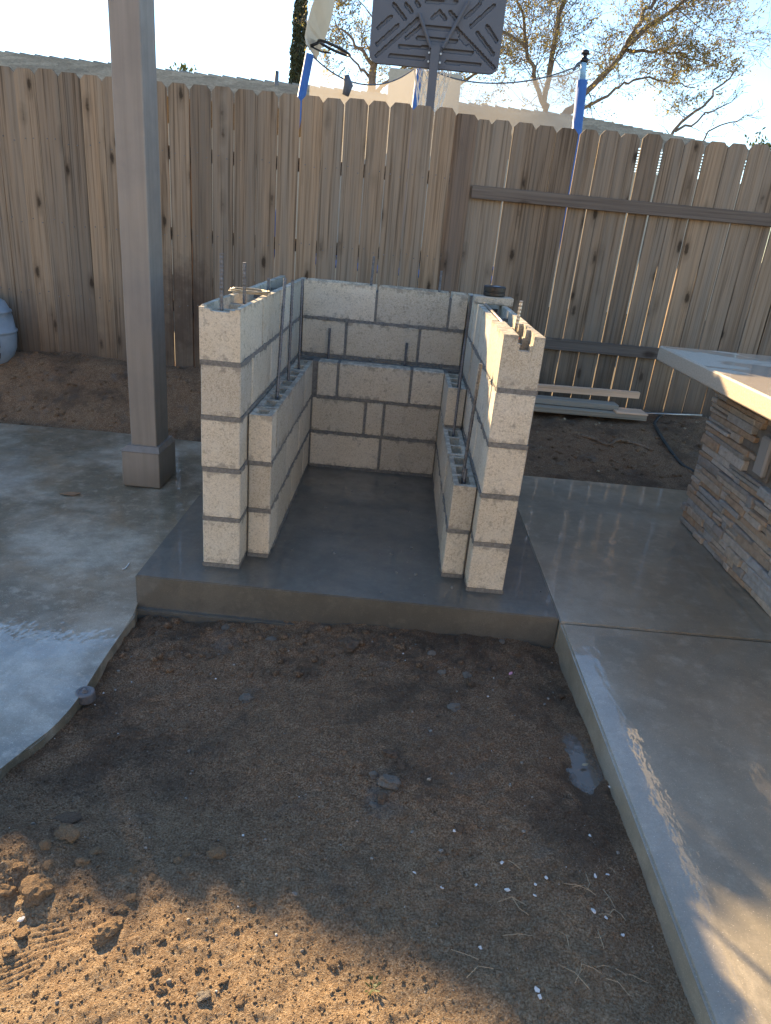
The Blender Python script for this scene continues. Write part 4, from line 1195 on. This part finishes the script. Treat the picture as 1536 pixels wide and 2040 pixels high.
link('house_wall', wl.mesh('house_wall', M_STUCCO), house, (0, 0, 0))
P = py(551, 155, 14.2)
V, F = tube_data([(P.x, 14.2, P.z - .35), (P.x, 14.2, P.z + .12)], .045, 10); link('vent_pipe', mesh('vent_pipe', V, F, M_STEEL, True), house, (0, 0, 0))
ca, cb = py(776, 134, 11.6), py(921, 146, 11.6)
ch = link('chimney', box_mesh('chimney', (ca.x, 11.6, 1.0), (cb.x, 12.4, ca.z - .0), M_STUCCO, .02), house, (0, 0, 0))

# ------------------------------------------------------------------ trees
random.seed(77)
def branch_tree(guides, twig_levels, leaf_n, leaf_size, name, label, trunk_r, lmat, cat='tree', group=None, spread=1.0, leafmesh='crown', base=None, density=1.0, fade=None):
    t = empty(name, base or guides[0][0], label, cat, group)
    tk, tw, lv = Mb(), Mb(), Mb()
    def leaf_at(p, s):
        n_ = Vector((random.gauss(0, 1), random.gauss(0, 1), random.gauss(0, 1))).normalized()
        a = n_.orthogonal().normalized() * s; b = n_.cross(a).normalized() * s * .6
        lv.add([p - a, p - b, p + a, p + b], [(0, 1, 2, 3)])
    def grow(p, d, L, r, lev):
        pts, rad = [p], [r]; seg = 5
        for i in range(seg):
            d = (d + Vector((random.gauss(0, .16), random.gauss(0, .16), random.gauss(.03, .13)))).normalized()
            p = p + d * (L / seg); pts.append(p); rad.append(max(.0035, r * (1 - .8 * (i + 1) / seg)))
        tw.tube(pts, rad, 4 if lev < 2 else 3, False)
        if lev < twig_levels:
            for k in range(max(2, int(random.choice((3, 4, 5)) * density))):
                i = random.uniform(1, seg); a = pts[int(i)].lerp(pts[min(seg, int(i) + 1)], i % 1)
                sd = (d + Vector((random.gauss(0, .75), random.gauss(0, .75), random.gauss(.05, .6))) * spread).normalized()
                grow(a, sd, L * random.uniform(.5, .75), r * .5, lev + 1)
        if lev >= twig_levels - 1:
            for k in range(leaf_n):
                if random.random() < .75: leaf_at(pts[random.randint(1, seg)] + Vector((random.gauss(0, .05), random.gauss(0, .05), random.gauss(-.03, .05))), leaf_size * random.uniform(.6, 1.3))
    for g in guides:
        pts, r0_, r1_, n_br, L = g
        P = [Vector(p) for p in pts]
        out = []
        for i in range(len(P) - 1):
            for k in range(4):
                q_ = P[i].lerp(P[i + 1], k / 4)
                out.append(q_ + Vector((random.gauss(0, .03), random.gauss(0, .06), random.gauss(0, .03))) * (1 if i + k else 0))
        out.append(P[-1])
        rad = [r0_ + (r1_ - r0_) * i / (len(out) - 1) for i in range(len(out))]
        tk.tube(out, rad, 8, False)
        for k in range(n_br):
            f = random.uniform(.12, 1) ** .8 * (len(out) - 1); i = min(int(f), len(out) - 2)
            a = out[i].lerp(out[i + 1], f - i); d = (out[i + 1] - out[i]).normalized()
            sd = (d * .8 + Vector((random.gauss(0, .7), random.gauss(0, .7), random.gauss(.1, .55))) * spread).normalized()
            grow(a, sd, L * random.uniform(.55, 1.15), max(.008, rad[i] * .28), 0)
    link('trunk', tk.mesh('trunk', M_BARK, True), t, (0, 0, 0))
    o = link('twigs', tw.mesh('twigs', M_TWIG, True), t, (0, 0, 0)); o['kind'] = 'stuff'
    o = link(leafmesh, lv.mesh(leafmesh, lmat), t, (0, 0, 0)); o['kind'] = 'stuff'
    return t
T = 17
P = lambda u, v, y=T: py(u, v, y)
base = Vector((3.9, 17.3, .1))
fork = P(1092, 245)
guides = [([base, fork], .22, .16, 2, 1.0),
          ([fork, P(1084, 205), P(1098, 120), P(1122, 0), P(1140, -160), P(1150, -320)], .08, .03, 26, 1.5),
          ([P(1086, 215), P(1062, 150), P(1050, 100), P(1036, 0), P(1000, -150)], .06, .02, 24, 1.4),
          ([P(1052, 95), P(1020, 75), P(960, 50), P(900, 10)], .04, .02, 6, 1.0),
          ([fork, P(1128, 225), P(1200, 150), P(1262, 80), P(1330, 30), P(1372, -5), P(1450, -80)], .085, .025, 30, 1.5),
          ([P(1235, 112), P(1268, 55), P(1305, 0), P(1330, -90)], .06, .03, 12, 1.3),
          ([P(1130, 228), P(1172, 212), P(1222, 180), P(1262, 160), P(1320, 158), P(1385, 175)], .045, .012, 15, 1.0),
          ([P(1250, 100), P(1300, 100), P(1360, 112), P(1410, 128)], .04, .012, 10, .8)]
branch_tree(guides, 3, 3, .030, 'bare_tree', 'large half-bare autumn tree with leaning limbs and yellowing leaves behind the neighbouring roof', .2, M_LEAF, base=base)
b2 = Vector((-.9, 18.5, .1))
guides = [([b2, P(735, 230, 18.5), P(745, 120, 18.5), P(770, -60, 18.5)], .16, .05, 12, 1.3), ([P(742, 130, 18.5), P(700, 80, 18.5), P(668, 45, 18.5)], .05, .015, 9, .8),
          ([P(742, 160, 18.5), P(715, 130, 18.5), P(672, 95, 18.5)], .04, .015, 7, .7), ([P(745, 190, 18.5), P(820, 120, 18.5), P(930, 100, 18.5)], .06, .02, 12, 1.2),
          ([P(745, 230, 18.5), P(880, 190, 18.5), P(990, 120, 18.5)], .06, .02, 14, 1.2)]
branch_tree(guides, 3, 3, .030, 'bare_tree', 'thin-twigged tree with sparse yellow leaves partly hidden behind the backboard', .2, M_LEAF, base=b2)
b3 = Vector((6.6, 16.0, .1))
guides = [([b3, P(1335, 272, 16), P(1385, 225, 16), P(1440, 165, 16), P(1480, 118, 16)], .05, .01, 8, .6), ([P(1345, 262, 16), P(1400, 235, 16), P(1470, 190, 16)], .03, .008, 8, .5), ([b3, P(1390, 290, 16), P(1440, 245, 16), P(1500, 230, 16)], .03, .008, 7, .5)]
branch_tree(guides, 1, 1, .03, 'bare_shrub', 'thin leafless shrub with slanting shoots right of the big tree', .05, M_LEAF, 'shrub', base=b3)
# cypress
def leaf_cloud(name, pts_fn, count, size, mat, parent):
    r = np.random.RandomState(count)
    V, F = [], []
    for k in range(count):
        c, nrm_ = pts_fn(r)
        a = Vector(r.normal(size=3)).normalized(); a.z = abs(a.z) + .5; a.normalize()
        b = a.cross(Vector(r.normal(size=3))).normalized()
        s = size * r.uniform(.5, 1.4)
        i = len(V); V += [c - a * s, c - b * s * .4, c + a * s, c + b * s * .4]; F.append((i, i + 1, i + 2, i + 3))
    o = link(name, mesh(name, V, F, mat), parent, (0, 0, 0)); o['kind'] = 'stuff'
    return o
cb_, ct_ = py(590, 165, 21), py(592, 0, 21)
cyp = empty('cypress_tree', (cb_.x, 21, .1), 'tall narrow dark cypress rising behind the roof left of the toy hoop', 'tree')
V, F = tube_data([(cb_.x, 21, .1), (cb_.x, 21, 8.6)], [.16, .03], 8); link('trunk', mesh('trunk', V, F, M_BARK, True), cyp, (0, 0, 0))
def cyp_pt(r):
    z_ = r.uniform(.6, 9.2); rad = .30 * (1 - max(0, (z_ - 4) / 9.5)) * (.85 + .3 * mnoise.noise(Vector((z_ * 2.2, 1, 0))))
    a = r.uniform(0, 6.28); q_ = rad * math.sqrt(r.uniform(.35, 1))
    return Vector((cb_.x + .02 * (z_ - 4) + q_ * math.cos(a), 21 + q_ * math.sin(a), z_)), None
leaf_cloud('crown', cyp_pt, 9000, .075, M_CYP, cyp)
# shrub tips over the ridge
for (u, v, rr_, hh_, lab) in ((366, 130, .16, .45, 'bushy green shrub tip showing above the roof ridge'), (330, 136, .06, .3, 'thin green sprig above the roof ridge, left of the bushy one')):
    c0_ = py(u, v, 17.5)
    sh = empty('shrub', (c0_.x, 17.5, .1), lab, 'shrub')
    V, F = tube_data([(c0_.x, 17.5, .1), (c0_.x, 17.5, c0_.z)], [.05, .015], 6); link('trunk', mesh('trunk', V, F, M_BARK, True), sh, (0, 0, 0))
    leaf_cloud('crown', lambda r, c=c0_, a=rr_, h=hh_: (Vector((c.x + r.normal() * a, c.y + r.normal() * a, c.z - .25 + r.uniform(-.6, 1) * h * .6)), None), 260, .055, M_GREEN, sh)
c0_ = py(1528, 288, 26)
dt = empty('distant_tree', (c0_.x, 26, .1), 'small brownish treetop far off at the right edge above the fence', 'tree')
V, F = tube_data([(c0_.x, 26, .1), (c0_.x, 26, c0_.z)], [.15, .04], 6); link('trunk', mesh('trunk', V, F, M_BARK, True), dt, (0, 0, 0))
leaf_cloud('crown', lambda r: (c0_ + Vector((r.normal() * .35, r.normal() * .3, -.25 + r.normal() * .25)), None), 400, .08, M_GREEN, dt)
# small bushy tree just outside the picture on the left; its top throws the lobed shadow on the dirt
yd = empty('yard_tree', (-4.0, 6.0, .1), 'small bushy green tree in the next yard, beyond the left edge', 'tree')
V, F = tube_data([(-4.05, 6, .1), (-4.08, 6, 2.0), (-3.96, 6, 3.6)], [.06, .045, .015], 8); link('trunk', mesh('trunk', V, F, M_BARK, True), yd, (0, 0, 0))
clumps = [(-4.27, 3.50, .10), (-4.20, 3.55, .11), (-4.09, 3.55, .13), (-3.97, 3.58, .14), (-3.86, 3.63, .14), (-3.79, 3.60, .12), (-3.97, 3.44, .2)]
def yd_pt(r):
    x_, z_, q_ = clumps[r.choice(len(clumps), p=np.array([c[2] ** 2 for c in clumps]) / sum(c[2] ** 2 for c in clumps))]
    d = Vector(r.normal(size=3)).normalized() * q_ * r.uniform(.1, 1) ** .5
    return Vector((x_ + d.x, 6 + d.y, z_ + d.z)), None
leaf_cloud('crown', yd_pt, 3600, .032, M_GREEN, yd)

# ------------------------------------------------------------------ the home at the camera's back
home = empty('home', (1.0, -8.0, -.1), 'single-storey pale stucco home standing behind the viewpoint', 'house')
link('home_wall', box_mesh('home_wall', (-7, -8.3, -.1), (8.5, -8.0, 2.75), M_PALE_STUCCO), home, (0, 0, 0))
for (x0, x1, z0, z1) in ((-4.5, -2.7, .9, 2.1), (-.6, 1.8, -.05, 2.05), (4.0, 5.8, .9, 2.1)):
    fr = Mb()
    for (a, b, c, d) in ((x0 - .06, x1 + .06, z1, z1 + .07), (x0 - .06, x1 + .06, z0 - .07, z0), (x0 - .06, x0, z0, z1), (x1, x1 + .06, z0, z1), ((x0 + x1) / 2 - .03, (x0 + x1) / 2 + .03, z0, z1)):
        fr.box((a, -7.998, c), (b, -7.95, d))
    fo = link('window_frame', fr.mesh('window_frame', M_WHITE), home, (0, 0, 0))
    link('pane', box_mesh('pane', (x0, -7.998, z0), (x1, -7.98, z1), M_GLASS), fo, (0, 0, 0))
hr = Mb()
hr.add([(-7.6, -7.3, 2.55), (9.1, -7.3, 2.55), (9.1, -12, 4.3), (-7.6, -12, 4.3)], [(0, 1, 2, 3)])
hr.add([(-7.6, -7.3, 2.55), (9.1, -7.3, 2.55), (9.1, -7.3, 2.72), (-7.6, -7.3, 2.72)], [(0, 1, 2, 3)])
link('home_roof', hr.mesh('home_roof', M_ROOF), home, (0, 0, 0))

# mortar crumbs dropped on the slab along the walls
r = np.random.RandomState(4)
dm = crumbs('mortar_droppings', 170, .0015, .009, M_MORTAR, (-.15, 1.38, -.10, 1.2), lambda X, Y: X * 0 + .0005)
tag(link('mortar_droppings', dm), 'grey mortar crumbs dropped on the slab round the block walls', 'mortar crumbs', kind='stuff')
